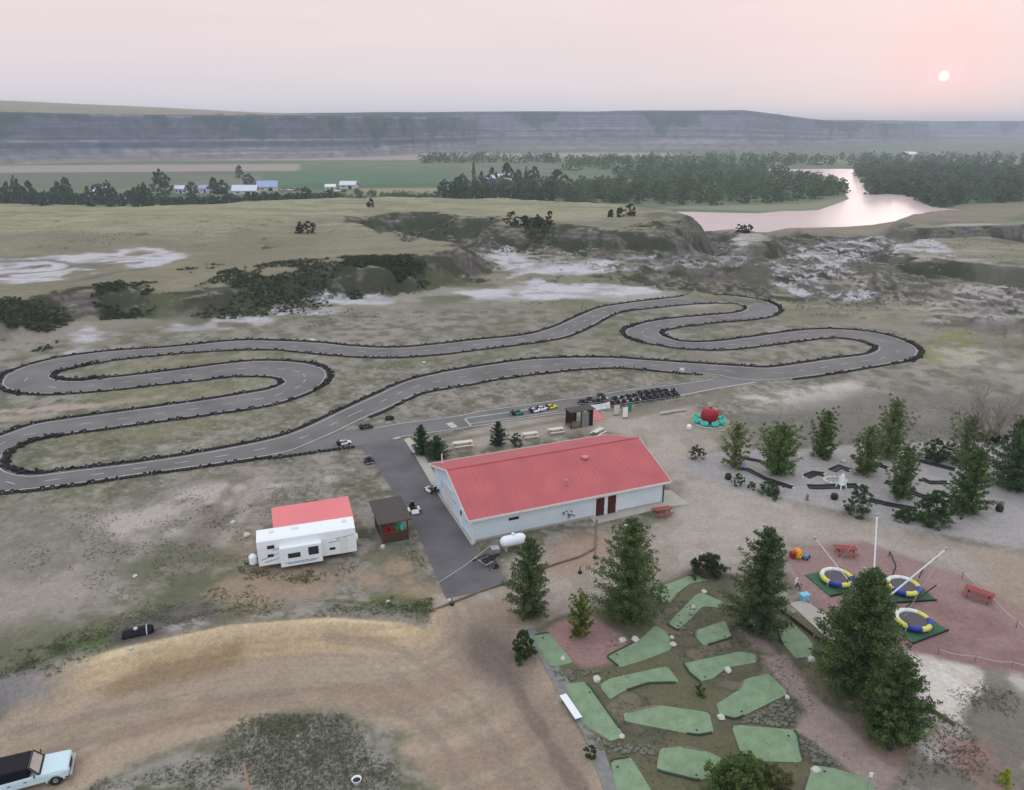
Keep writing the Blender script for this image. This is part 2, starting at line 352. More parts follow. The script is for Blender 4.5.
# ------------------------------------------------------------ terrain sheet
def radii():
    r = [.5, 6, 14, 20, 26, 31]; x = 34.0
    while x < 9200:
        r.append(x)
        if x < 170: x += max(.07, x*x/(40*740)*.95/ (1+.5*(40/x)**2))
        elif x < 440: x += .85
        elif x < 1000: x += 4.0
        elif x < 1700: x += 9.0
        else: x *= 1.06
    return np.array(r)
RR = radii()
AZ = np.concatenate([np.linspace(-180, -44, 28)[:-1], np.linspace(-44, 44, 1130), np.linspace(44, 180, 28)[1:]])
def build_ground():
    a = np.radians(AZ); rr, aa = np.meshgrid(RR, a, indexing='ij'); x = (rr*np.sin(aa)).ravel(); y = (rr*np.cos(aa)).ravel()
    z = HT(x, y); nr, na = rr.shape
    Zg = z.reshape(nr, na); dzr = np.gradient(Zg, RR, axis=0); dza = np.gradient(Zg, axis=1)/np.maximum(np.gradient(aa, axis=1)*rr, 1e-6)
    slope = np.sqrt(dzr**2+dza**2).ravel(); r = rr.ravel(); ratio = x/np.maximum(y, 1)
    n1 = N1.fbm(x, y, 26, 4); n2 = N2.fbm(x, y, 7, 4); n3 = N3.fbm(x, y, 2.2, 3); n4 = N4.fbm(x, y, 70, 3)
    n5 = N2.fbm(x+50, y*1.0, .7, 3)
    C = np.empty((len(x), 3))
    def c3(t): return np.array(S(t))
    def blend(m, t, k=1.0):
        nonlocal C
        m = np.clip(m*k, 0, 1)[:, None]; C = C*(1-m)+m*(c3(t) if not isinstance(t, np.ndarray) else t)
    C[:] = c3((126, 121, 109))
    blend(sst(.40, .62, n1), (118, 116, 98)); blend(sst(.45, .62, n2), (138, 132, 122), .75); blend(sst(.55, .75, n4), (112, 112, 92), .5)
    blend(sst(.50, .68, n3), (96, 96, 80), .6*(r < 170)+.2); blend(sst(.40, .28, n3), (156, 150, 141), .32*(r < 170)+.05); blend(sst(.54, .72, n5), (78, 82, 60), .5*(r < 130)); blend(sst(.38, .22, n5), (168, 162, 152), .35*(r < 130))
    def area(px, t, soft=1.0, k=1.0, nz_=1.5, z0=None, reach=30, brk=None):
        P = GP(px) if z0 is None else (HP(px) if z0 == 'h' else GP(px, z0))
        sd = sdist(x, y, P, reach); sd = sd+nz_*2*(n2-.5)+nz_*1.2*(n3-.5)
        m = sst(-soft, soft, sd)
        if brk is not None: m = m*sst(brk[0], brk[1], n3*.5+n2*.5)
        blend(m, t, k); return m
    def streak(px, t, w=1.0, k=1.0, z0=None, nz_=.8):
        P = GP(px) if z0 is None else HP(px)
        d = pdist(x, y, P, w*3+4)+nz_*2*(n3-.5)*w+nz_*(n2-.5)*w; blend(sst(w, w*.3, d), t, k)
    # ---- near fields, left
    area([(-60,520),(120,500),(230,470),(300,470),(250,520),(190,560),(100,620),(-60,640)], (136,129,121), 6, .55, 3)
    area([(110,520),(180,492),(250,478),(330,468),(350,480),(240,500),(190,530),(130,545)], (170,163,156), 2, .85, 2.5, brk=(.38,.6))
    area([(-20,590),(90,560),(110,580),(60,610),(-20,630)], (160,152,142), 2, .6, 2.5, brk=(.36,.6))
    area([(215,560),(260,515),(260,600),(200,600)], (150,134,118), 2, .6, 2.5)
    streak([(235,480),(215,510),(196,545),(185,570)], (118,108,98), 1.4, .7)
    streak([(262,480),(240,512),(222,545)], (160,150,140), 1.0, .6)
    area([(-20,640),(60,625),(130,610),(200,575),(260,585),(280,610),(190,635),(90,670),(-20,690)], (96,99,76), 3, .8, 3.5, brk=(.33,.50))
    area([(60,650),(110,632),(120,650),(70,668)], (76,98,50), 1.2, .8, 2, brk=(.35,.5))
    area([(120,570),(180,545),(260,555),(240,600),(150,600)], (94,98,76), 3, .8, 3, brk=(.34,.50))
    area([(420,590),(440,600),(436,618),(390,620),(340,612),(310,600),(360,592)], (70,92,38), 1.0, .95, 1.6, brk=(.30,.48))
    area([(362,556),(400,548),(425,560),(440,598),(400,600),(370,580)], (86,92,68), 1.5, .8, 2, brk=(.3,.5))
    area([(255,568),(330,572),(420,556),(440,600),(380,598),(310,606),(250,612),(215,595)], (158,138,118), 2, .75, 2.0, brk=(.36,.55))
    area([(330,605),(420,612),(400,628),(300,620),(270,612)], (130,126,118), 1.5, .6, 2)
    area([(-20,690),(40,680),(75,668),(60,690),(10,712),(-20,716)], (122,118,116), 1.5, .8, 1.5)
    area([(122,632),(150,616),(190,608),(216,612),(214,632),(180,640),(140,648)], (112,108,104), 1.2, .8, 1.2)
    area([(112,640),(116,625),(150,612),(205,604),(216,610),(214,628),(180,642),(120,656)], (92,88,84), .6, .75, 1.0); area([(112,644),(120,636),(160,640),(158,652),(124,658)], (84,78,76), .5, .7, .8)
    area([(160,632),(196,626),(206,634),(180,640)], (168,165,160), .8, .8, 1.2, brk=(.35,.55))
    streak([(0,392),(100,410),(170,398)], (160,148,134), 2.2, .0)
    streak([(0,412),(60,408),(110,403),(155,397)], (165,152,138), 1.6, .75); streak([(0,420),(50,415)], (160,148,134), 1.4, .6)
    for p in ([(40,440),(150,438),(260,420),(290,408),(150,425)], [(80,372),(200,358),(260,352),(240,360),(120,372)], [(80,388),(200,384),(270,380),(230,395),(100,405)]):
        area(p, (122,120,92), 3, .6, 2.5)
    # ---- tan service road with straw bank
    road = [(-60,735),(0,722),(35,690),(75,670),(130,655),(230,634),(330,626),(425,632),(440,600),(512,582),(530,600),(540,640),(575,710),(615,780),(640,830),(470,830),(395,745),(405,738),(370,722),(330,708),(280,712),(215,735),(130,762),(70,800),(-60,830)]
    area(road, (151,138,120), .8, 1, .5)
    area(road, (161,148,130), .8, .4, .8, brk=(.42,.62))
    rin = sdist(x, y, GP(road), 12); edge = sst(-.15, .25, rin)*sst(-34.5, -31.5, x+.5*(n2-.5))
    b0 = pdist(x, y, BERM, 16); st = N1.fbm(b0*2.6, x*.10, 1.0, 3); bd = b0+1.4*(n2-.5)
    blend(sst(5.2, 1.6, bd)*edge, (186,166,130), .9); blend(sst(5.5, 2.5, bd)*edge*sst(.48, .62, st), (164,142,108), .4); blend(sst(2.2, .8, bd)*edge, (204,188,154), .6)
    st2 = N2.fbm(b0*.9, x*.05, 1.0, 3); blend(edge*sst(.52, .64, st2)*sst(-.5, 1, rin), (140,120,102), .4); blend(edge*sst(.46, .36, st2), (172,152,134), .4)
    
    area([(96,692),(150,664),(243,642),(246,668),(180,684),(110,700)], (122,102,74), .8, .62, .8)
    area([(-60,676),(38,680),(44,700),(20,712),(-60,726)], (122,119,118), 1.2, .9, 1.2)
    for p in ([(0,735),(150,705),(300,690),(380,690),(440,740),(470,800)], [(0,765),(120,735),(260,695),(400,680),(480,740),(520,800)], [(330,640),(400,650),(470,700),(530,790)]):
        streak(p, (134,120,108), .6, .5, nz_=.7)
    area([(455,625),(480,610),(515,620),(530,655),(560,720),(600,800),(560,800),(520,730),(470,660)], (128,114,104), 2, .7, 1.2)
    area([(460,640),(485,628),(520,650),(525,680),(500,690),(470,665)], (100,90,84), 1.5, .7, 1.0, brk=(.3,.55))
    streak([(500,660),(540,730),(585,800)], (108,96,88), .7, .6); streak([(555,650),(590,720),(620,780)], (160,138,124), .6, .5)
    # scrub island at the bottom
    isl = [(80,800),(130,768),(215,742),(285,716),(330,714),(372,728),(392,748),(402,800)]
    area(isl, (112,111,96), 1.2, 1, 1.4, reach=12); area(isl, (92,94,74), 1.2, .5, 1.4, brk=(.44,.56)); area(isl, (146,142,134), .5, .8, 1, brk=(.60,.50))
    # ---- yard round the clubhouse
    yard = [(440,600),(500,586),(512,560),(600,540),(665,520),(690,500),(672,478),(640,440),(605,428),(440,452),(436,440),(600,424),(636,414),(690,402),(712,420),(720,446),(690,462),(735,490),(850,517),(905,531),(1080,570),(1080,650),(1000,640),(960,600),(800,545),(770,560),(730,575),(690,570),(640,588),(600,602),(535,628),(520,600)]
    area(yard, (150,141,129), 1.5, 1, 1.0); area(yard, (167,159,147), 1, .7, 1, brk=(.46,.62))
    area([(560,540),(620,528),(610,560),(570,575),(540,570)], (150,124,106), 1.5, .7, 1)
    area([(670,500),(720,480),(900,540),(1080,575),(1080,600),(900,560),(780,530)], (166,158,148), 3, .6, 2)
    area([(960,545),(1080,575),(1080,640),(1020,625)], (150,132,112), 2, .6, 2)
    area([(500,420),(570,415),(605,412),(640,412),(640,428),(560,432),(470,445),(450,450),(440,440)], (160,150,138), .8, .7, .6)
    area([(436,440),(500,430),(520,424),(600,412),(600,417),(520,430),(440,446)], (104,106,84), .8, .8, .7)
    area([(610,412),(690,398),(730,390),(735,397),(690,407),(630,418)], (118,114,100), .8, .8, .8)
    # pale salt patches east of the ride
    area([(735,402),(770,390),(840,383),(870,380),(850,392),(830,408),(780,414),(745,410)], (182,176,168), 1.5, .9, 2.4, brk=(.34,.56))
    area([(903,412),(935,408),(942,420),(915,428)], (176,170,166), 1, .9, 1.4, brk=(.3,.5)); area([(690,380),(760,366),(790,372),(720,384)], (160,152,142), 2, .4, 2)
    area([(730,415),(900,390),(1060,400),(1060,440),(960,446),(840,445),(760,446)], (112,108,102), 4, .85, 3)
    area([(905,350),(960,330),(985,345),(975,362),(930,360)], (120,122,70), 2, .7, 3, brk=(.35,.55)); area([(930,345),(1000,350),(1010,370),(960,365)], (172,166,156), 2, .7, 3, brk=(.4,.6))
    # ---- gravel court with the black lanes
    area(COURT_PX, (160,156,152), .7, 1, .5); area(COURT_PX, (150,147,146), .5, .6, 1, brk=(.45,.6))
    area([(820,455),(880,470),(940,500),(900,520),(840,505)], (150,146,143), 1.5, .6, 1)
    # ---- mini golf soil, red chips, sand
    area(GOLF_PX, (100,98,76), .5, 1, .3); area(GOLF_PX, (86,84,72), .5, .8, .3, brk=(.44,.58)); area(GOLF_PX, (126,118,98), .5, .6, .3, brk=(.56,.66))
    area([(536,634),(562,620),(590,612),(630,640),(620,662),(585,670),(560,655)], (150,122,116), .4, 1, .3)
    for p in ([(762,656),(786,655),(806,690),(830,715),(868,745),(905,775),(880,800),(838,760),(790,735),(812,715),(795,695)], [(735,625),(770,640),(775,655),(750,648)]):
        area(p, (148,132,124), .4, 1, .4)
    area([(862,700),(910,690),(942,715),(925,745),(900,772),(870,750)], (140,118,108), .6, .9, .5)
    area([(782,560),(800,545),(860,540),(955,572),(1060,630),(1060,690),(1000,672),(915,655),(905,640),(830,628),(800,598)], (144,120,115), .7, 1, .7)
    area([(790,545),(960,575),(1060,640),(1060,660),(955,590),(860,560),(800,560)], (148,126,118), 1, .7, .8); area([(820,560),(1000,620),(1060,690),(880,640)], (128,100,97), 1, .6, .8, brk=(.42,.58))
    area([(912,656),(985,672),(988,690),(975,712),(955,726),(920,706),(908,680)], (205,200,190), .5, 1, .7); area([(912,656),(985,672),(988,690),(975,712),(955,726),(920,706),(908,680)], (184,176,164), .5, .6, .7, brk=(.5,.62))
    area([(985,670),(1080,690),(1080,810),(880,810),(925,745),(960,725),(990,700)], (138,132,124), .8, 1, .8); area([(985,670),(1080,690),(1080,810),(880,810),(925,745),(960,725),(990,700)], (184,180,172), .8, .8, .8, brk=(.52,.64))
    area([(985,670),(1080,690),(1080,810),(880,810),(925,745)], (100,98,86), .8, .6, .8, brk=(.54,.44))
    area([(945,742),(990,735),(1012,760),(1010,795),(965,790)], (148,112,104), 1, .8, 1, brk=(.3,.5))
    # ---- badlands
    mid = sst(172, 182, r)*(1-sst(430, 470, r))*(y > 0)
    right = sst(.10, .2, ratio)
    flat = mid*sst(.26, .10, slope)
    grass = np.where((z > 4.2)[:, None], c3((140,136,114)), c3((132,128,112)))
    grass = grass*(1-.8*sst(.42, .56, n1)[:, None])+.8*sst(.42, .56, n1)[:, None]*c3((122,119,98))
    yl = sst(270, 320, r)*(z > 4)*(1-right); grass = grass*(1-.7*yl[:, None])+.7*yl[:, None]*c3((146,146,112))
    C = C*(1-mid[:, None])+mid[:, None]*grass
    strata = np.sin(z*5.2+3*n2)*.5+.5
    rock = c3((74,70,66))[None]*(1-strata[:, None])+c3((108,101,96))[None]*strata[:, None]
    sl = mid*sst(.16, .34, slope+.10*(n2-.5)); C = C*(1-sl[:, None])+sl[:, None]*rock
    veg = mid*sst(.10, .26, slope)*sst(.49, .55, n1*.4+n2*.6+.02*(1-right)); blend(veg, (58,62,44), .92)
    fl_ = mid*sst(.22, .10, slope); blend(fl_*sst(.55, .7, n2)*.6, (112,110,92), .6); blend(fl_*sst(.56, .7, n3)*.6, (98,97,80), .5); st3 = N3.fbm(x*.25, y*1.2, 6, 4); blend(fl_*sst(.52, .62, st3), (116,113,94), .6); blend(fl_*sst(.44, .36, st3), (152,147,126), .3)
    veg2 = mid*(z < 4)*(1-.75*right)*sst(.52, .62, N3.fbm(x, y, 16, 4)); blend(veg2, (88,92,66), .65)
    salt = mid*(z < 3.5)*sst(.22, .10, slope)*sst(.50, .60, N4.fbm(x*.7, y, 19, 5)); blend(salt, (172,168,166), .35+.45*right.mean())
    blend(mid*right*sst(.54, .66, N2.fbm(x, y*1.4, 14, 4)), (92,92,78), .8)
    for px in ([(190,264),(330,256),(345,280),(330,306),(205,318)], [(335,258),(410,254),(440,272),(420,294),(350,300)], [(92,284),(155,282),(156,318),(100,322)], [(-30,300),(60,308),(78,336),(40,352),(-30,352)], [(480,220),(550,216),(556,240),(520,254),(488,252)], [(400,222),(455,222),(465,244),(405,244)], [(590,232),(690,224),(720,244),(620,256)]):
        P = HP(px); ew = math.sqrt(abs(.5*sum(P[k-1][0]*P[k][1]-P[k][0]*P[k-1][1] for k in range(len(P)))))*.22; sd = sdist(x, y, P, 30)+ew*1.8*(N1.fbm(x, y, ew*2+.5, 3)-.5); blend(sst(-ew*.3, ew*.7, sd)*sst(.44, .53, N2.fbm(x, y, 10, 3)), (62,68,50), .85)
    t1 = sst(-6, 12, sdist(x, y, GP([(-300,262),(60,250),(200,262),(330,246),(440,250),(508,272),(420,300),(300,312),(-300,400)]), 40))*(slope < .2)*mid; blend(t1, (118,112,92), .55)
    # white alkali washes
    def wash(px, k=.95, w=5, brk=(.36,.52), t=(182,180,184)):
        P = HP(px); sd = sdist(x, y, P, 30)+6*(n2-.5)+2.5*(n3-.5); m = sst(-w*.3, w*.35, sd)*sst(brk[0], brk[1], N4.fbm(x*.5, y*1.1, 9, 4)*.5+n2*.5); blend(m*sst(.5, .25, slope), t, k); blend(m*sst(.52, .64, N2.fbm(x*.5, y*1.4, 4, 3)), (134,130,126), .6)
    wash([(-40,262),(60,255),(130,253),(190,258),(130,268),(60,280),(0,284),(-40,286)], .95, 5, (.42,.54))
    for p_, w_ in (([(-20,262),(50,260),(95,268),(140,262)], 1.0), ([(0,276),(60,270),(110,262),(160,256)], .7), ([(60,283),(100,276),(150,268)], .8)): d = pdist(x, y, HP(p_), 9)+3*(n2-.5); blend(sst(w_*2.2, w_, d), (104,100,92), .8)
    wash([(120,250),(165,248),(190,256),(140,260)], .9); wash([(-20,272),(60,262),(70,268),(-20,282)], .7, 3, (.5,.42), (96,92,88))
    wash([(484,250),(510,247),(530,262),(560,266),(610,262),(612,270),(560,276),(600,286),(662,288),(660,294),(560,300),(500,298),(470,300),(455,292),(505,286),(512,272)], 1, 5, (.38,.52))
    wash([(275,300),(345,290),(400,298),(360,312),(300,316),(265,312)], .9); wash([(150,322),(260,317),(290,324),(170,332)], .85)
    wash([(78,340),(88,326),(96,330),(100,345),(70,352)], .9); wash([(560,262),(620,258),(720,252),(780,262),(700,268),(600,272)], .7)
    wash([(700,236),(740,236),(750,246),(730,254),(700,250)], .85); wash([(760,262),(800,250),(870,236),(900,238),(900,256),(850,262),(860,280),(880,296),(840,302),(790,292),(770,276)], .95, 5, (.40,.52))
    wash([(880,238),(945,246),(950,256),(890,252)], .85); wash([(905,290),(960,284),(1060,296),(1060,340),(980,325),(930,305)], .8, 5, (.42,.56), (168,162,158)); wash([(980,200),(1060,192),(1060,210),(990,208)], .8)
    # ---- valley floor
    fl = sst(432, 470, r)*(y > 0); base = c3((104,114,88))*(1-sst(.4, .6, n1)[:, None])+sst(.4, .6, n1)[:, None]*c3((92,104,78))
    C = C*(1-fl[:, None])+fl[:, None]*base
    def fld(px, t, k=1.0): 
        sd = sdist(x, y, GP(px, -11.6), 40)+4*(n1-.5); blend(sst(-4, 4, sd), t, k)
    fld([(-300,162),(420,160),(520,158),(700,156),(700,153),(-300,154)], (152,142,134)); fld([(-300,176),(300,171),(300,164),(-300,167)], (148,140,126))
    fld([(-300,181),(60,179),(280,174),(280,171),(-300,174)], (100,100,84)); fld([(-300,190),(100,188),(250,184),(250,178),(-300,182)], (92,106,80))
    fld([(262,188),(300,190),(452,188),(462,180),(440,172),(300,170),(262,174)], (82,108,78)); fld([(262,188),(300,189),(445,186),(440,183),(300,183)], (70,98,70))
    fld([(140,188),(235,176),(262,176),(262,190),(200,195)], (112,112,94)); fld([(340,196),(430,196),(470,188),(360,188)], (138,130,104))
    fld([(800,163),(1024,164),(1024,160),(830,158)], (120,124,96)); fld([(560,186),(700,196),(720,192),(640,182)], (112,122,84), .8)
    fld([(655,208),(760,211),(830,209),(866,199),(850,196),(800,204),(700,206)], (126,128,104)); fld([(620,226),(760,236),(1000,236),(1100,200),(960,205),(760,232),(640,220)], (128,118,100), .8)
    fld([(900,168),(1100,170),(1100,186),(900,180)], (84,96,68))
    C *= np.array([1.03, .975, .97]); V = np.stack([x, y, z], 1); i = np.arange(nr-1)[:, None]*na+np.arange(na-1)[None, :]
    Q = np.stack([i, i+1, i+na+1, i+na], -1).reshape(-1, 4)[:, ::-1]
    i2 = np.arange(nr-1)*na; return np_mesh('ground', V, Q, attr_mat('ground_soil'), C)
build_ground()

# ------------------------------------------------------------ river, cliffs, haze
def flat_sheet(name, poly, z, m, kind='structure', holes=None, parent=None):
    loops = [[Vector((p[0], p[1], 0)) for p in poly]]+[[Vector((p[0], p[1], 0)) for p in h] for h in (holes or [])]
    allp = [v for lp in loops for v in lp]; tris = tessellate_polygon(loops); me = bpy.data.meshes.new(name); fs = []
    for a, b, c in tris:
        p, q, r = allp[a], allp[b], allp[c]
        fs.append((a, b, c) if (q-p).cross(r-p).z > 0 else (a, c, b))
    me.from_pydata([(v.x, v.y, z) for v in allp], [], fs); me.materials.append(m); o = bpy.data.objects.new(name, me); col.objects.link(o)
    if kind: o['kind'] = kind
    if parent: o.parent = parent
    return o
wm = mat('river_water', (.56, .43, .40), rough=.34, var=.04, scale=.02, spec=.035)  # silty water; the pink sky reflection is put into the base colour
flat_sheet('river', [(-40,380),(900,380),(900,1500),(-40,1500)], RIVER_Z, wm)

def cliff_mat():
    m = bpy.data.materials.new('cliff_rock'); m.use_nodes = True; n, l = m.node_tree.nodes, m.node_tree.links
    b = n['Principled BSDF']; b.inputs['Roughness'].default_value = .95; b.inputs['Specular IOR Level'].default_value = .1
    at = n.new('ShaderNodeAttribute'); at.attribute_name = 'Col'; t = n.new('ShaderNodeTexCoord')
    q = n.new('ShaderNodeTexNoise'); q.inputs['Scale'].default_value = .05; q.inputs['Detail'].default_value = 7; l.new(t.outputs['Object'], q.inputs[0])
    r = n.new('ShaderNodeMapRange'); r.inputs[1].default_value = .3; r.inputs[2].default_value = .7; r.inputs[3].default_value = .7; r.inputs[4].default_value = 1.25; l.new(q.outputs[0], r.inputs[0])
    v = n.new('ShaderNodeVectorMath'); v.operation = 'SCALE'; l.new(at.outputs['Color'], v.inputs[0]); l.new(r.outputs[0], v.inputs[3]); l.new(v.outputs[0], b.inputs['Base Color'])
    return m
CM = cliff_mat()
def cliffs(name, line, width, depth_back, seed, gscale, ns=1500, nt=50, fade=0):
    # line: (px, foot distance, foot z, rim z, back z)
    L = np.array(line, float); s = np.linspace(0, len(L)-1, ns); k = np.clip(s.astype(int), 0, len(L)-2); f = s-k
    P = L[k]*(1-f)[:, None]+L[k+1]*f[:, None]; nzs = Noise(seed)
    az = np.arctan2((P[:, 0]-W/2)/F, math.cos(PITCH)); bx, by = P[:, 1]*np.sin(az), P[:, 1]*np.cos(az)
    tt = np.concatenate([np.linspace(0, 1, nt), 1+np.linspace(.02, 1, 14)**2*depth_back])
    T, X0 = np.meshgrid(tt, bx); _, Y0 = np.meshgrid(tt, by); dirx, diry = np.sin(az)[:, None], np.cos(az)[:, None]
    D = T*width
    X = X0+dirx*D; Y = Y0+diry*D
    arc = np.concatenate([[0], np.cumsum(np.hypot(np.diff(bx), np.diff(by)))])[:, None]
    spur = nzs.ridge(arc/gscale+.05*T, 0*T+.3, 1.0, 3); spur = .8*spur+.2*nzs.ridge(arc/(gscale*.35)+.3*T, T*.9, 1.0, 2); g = spur; g2 = nzs.fbm(arc/(gscale*3)+0*T, T*.3+9, 1.0, 3)
    tc_ = np.clip(T, 0, 1); rec = (.62-spur); D = D+gscale*.75*rec*np.sin(np.pi*np.clip(T*.5+.12, 0, 1))*(T < 1.4)+gscale*.5*(g2-.5)
    X = X0+dirx*D; Y = Y0+diry*D; u = np.clip(tc_, 0, 1); prof = .30*sst(0, .45, u)+.70*sst(.25, 1.0, u); prof = prof*.8+.2*np.floor(prof*7+.5)/7
    fz, rz_, bz = P[:, 2][:, None], P[:, 3][:, None], P[:, 4][:, None]
    rim = np.where(T >= 1, 1, 0); prof = np.where(T >= 1, 1, prof)
    wob = 7*(nzs.fbm(arc/260+0*T, T*0, 1.0, 3)-.5)
    Z = fz+(rz_+wob-fz)*prof+np.clip((T-1)/depth_back, 0, 1)**.8*(bz-rz_)
    h = np.clip((Z-fz)/np.maximum(rz_-fz, 1), 0, 1.3)
    def c3(t): return np.array(S(t))
    hh_ = h+.03*(g2-.5)+.012*(nzs.v(arc/40+0*T, h*6)-.5); lay = nzs.v(hh_*26, 0*h+.5)*.65+nzs.v(hh_*61, 0*h+7.5)*.35; strata = sst(.30, .70, lay); C = c3((76,77,86))*(1-strata[..., None])+c3((118,115,122))*strata[..., None]
    wh = sst(.50, .60, nzs.fbm(arc/(gscale*1.1)+0*T, h*22, 1.0, 3))*sst(.66, .45, h)*sst(.05, .12, h)*sst(.4, .6, lay); C = C*(1-.5*wh[..., None])+.5*wh[..., None]*c3((160,150,144))
    vg = sst(-.03, .07, .03+.50*h-spur+.30*(nzs.fbm(arc/(gscale*.3), h*9+3, 1.0, 4)-.5)); C = C*(1-.9*vg[..., None])+.9*vg[..., None]*c3((56,70,62))
    tp = (T >= .985)*1.0; C = C*(1-tp[..., None])+tp[..., None]*c3((140,128,106)); ed = np.exp(-((T-1.0)/.03)**2)*.5; C = C*(1-ed[..., None])+ed[..., None]*c3((86,88,66))
    ft = sst(.16, .03, h)*(T < .5); C = C*(1-ft[..., None])+ft[..., None]*c3((136,124,112))
    ni, nj = T.shape; i = np.arange(ni-1)[:, None]*nj+np.arange(nj-1)[None, :]; Q = np.stack([i, i+1, i+nj+1, i+nj], -1).reshape(-1, 4)
    return np_mesh(name, np.stack([X, Y, Z], -1).reshape(-1, 3), Q, CM, C.reshape(-1, 3))
cliffs('badland_cliffs', [(-700,1250,-12.5,62,110),(-300,1280,-12.5,64,108),(0,1340,-12.5,64,106),(100,1360,-12.5,64,102),(200,1390,-12.5,63,94),(330,1430,-12.5,62,76),(400,1520,-12.5,62,64),(480,1900,-12.5,66,66)], 120, 7, 21, 125, 1200)
cliffs('far_valley_wall', [(300,1950,-12.5,78,82),(400,1950,-12.5,78,84),(480,2000,-12.5,84,92),(600,2050,-12.5,85,94),(715,2100,-12.5,86,93),(740,2200,-12.5,77,82),(765,2350,-12.5,71,74),(790,2500,-12.5,61,63),(830,2850,-12.5,58,58),(880,3250,-12.5,54,54)], 190, 3, 33, 150, 900)
cliffs('distant_river_bluffs', [(730,3300,-12.5,74,78),(800,3400,-12.5,72,74),(900,3700,-12.5,70,72),(1024,4000,-12.5,70,72),(1300,4000,-12.5,72,80),(1700,3000,-12.5,74,90)], 320, 2, 44, 200, 500)

hz = MB().box((0, 0, (-16+132)/2), (18800, 18800, 148)); hm = bpy.data.materials.new('haze_air'); hm.use_nodes = True
hn, hl = hm.node_tree.nodes, hm.node_tree.links; hn.clear(); ho = hn.new('ShaderNodeOutputMaterial'); pv = hn.new('ShaderNodeVolumePrincipled')
pv.inputs['Color'].default_value = (.76, .86, 1.0, 1); pv.inputs['Density'].default_value = HAZE_D; pv.inputs['Anisotropy'].default_value = .3; hl.new(pv.outputs[0], ho.inputs['Volume'])
hb = hz.build('haze', hm); hb['kind'] = 'stuff'; hb['label'] = 'thin pale smoky haze filling the valley air'; hb['category'] = 'haze'

# ------------------------------------------------------------ kart track, markings, driveway
am = mat('track_asphalt', S((110,105,103)), rough=.85, var=.2, scale=.16, bump=.2)
dm = mat('driveway_asphalt', S((98,93,95)), rough=.85, var=.18, scale=.35, bump=.25)
wp = mat('white_line_paint', S((176,174,170)), rough=.7, var=.2, scale=.7)
def ribbon(mb, line, w, z, closed=False):
    P = np.array(line); T = np.roll(P, -1, 0)-np.roll(P, 1, 0) if closed else np.gradient(P, axis=0); T = T/(np.linalg.norm(T, axis=1)[:, None]+1e-9)
    Nn = np.stack([-T[:, 1], T[:, 0]], 1)*w/2; n = len(P); vs = [(*(p+q), z) for p, q in zip(P, Nn)]+[(*(p-q), z) for p, q in zip(P, Nn)]
    mb.add(vs, [(i, n+i, n+(i+1) % n, (i+1) % n) for i in range(n if closed else n-1)])
A_R = resample(A_W, 1.6, True); B_R = resample(B_W, 1.6, True)
flat_sheet('kart_track', [tuple(p) for p in A_R], .030, am, holes=[[tuple(p) for p in B_R]])
flat_sheet('pit_lane', PIT_W, .022, am); flat_sheet('driveway', DRIVE_W, .014, dm)
def inset(P, d):                                  # closed loop offset towards the asphalt
    P = np.array(P); T = np.roll(P, -1, 0)-np.roll(P, 1, 0); T /= np.linalg.norm(T, axis=1)[:, None]+1e-9
    return P+np.stack([-T[:, 1], T[:, 0]], 1)*d
def area2(P): P = np.array(P); return .5*np.sum(P[:, 0]*np.roll(P[:, 1], -1)-P[:, 1]*np.roll(P[:, 0], -1))
sA = 1 if area2(A_R) > 0 else -1; sB = 1 if area2(B_R) > 0 else -1
lm = MB(); la = inset(A_R, .45*sA); lb = inset(B_R, -.45*sB); ribbon(lm, la, .16, .036, True); ribbon(lm, lb, .16, .036, True)
def pline(px, w=.18): ribbon(lm, resample(GP(px), 1.0), w, .040)
pline([(374,428.5),(398,424),(460,416),(480,411.5),(540,403),(592,395.6),(636,389),(687,383.5),(718,378.5)]); pline([(396,437.5),(427,433),(485,425),(519,419),(555,414),(600,408)]); pline([(600,408),(636,402.5),(678,396),(717,388.4),(760,381.7)], .3)
pline([(472,427),(464,418.5),(505,413),(548,406.5)], .25); pline([(470,424),(520,417),(560,411)], .16); pline([(393,439),(401,437.6)], .5)
for a, b in (((449,423),(455,428)), ((310,338.8),(316,341))): pline([a, b], 1.0)
mid = []                                           # dashes down the middle of the lane
Bn = np.array(B_R); An = np.array(A_R)
for i in range(0, len(B_R), 3):
    d = np.hypot(*(An-Bn[i]).T); j = int(np.argmin(d))
    if d[j] < 9.5:
        m_ = (An[j]+Bn[i])/2; t_ = Bn[(i+1) % len(Bn)]-Bn[i]; t_ /= np.linalg.norm(t_)
        ribbon(lm, [m_-t_*.8, m_+t_*.8], .14, .039)
ml = lm.build('track_markings', wp); ml['kind'] = 'structure'

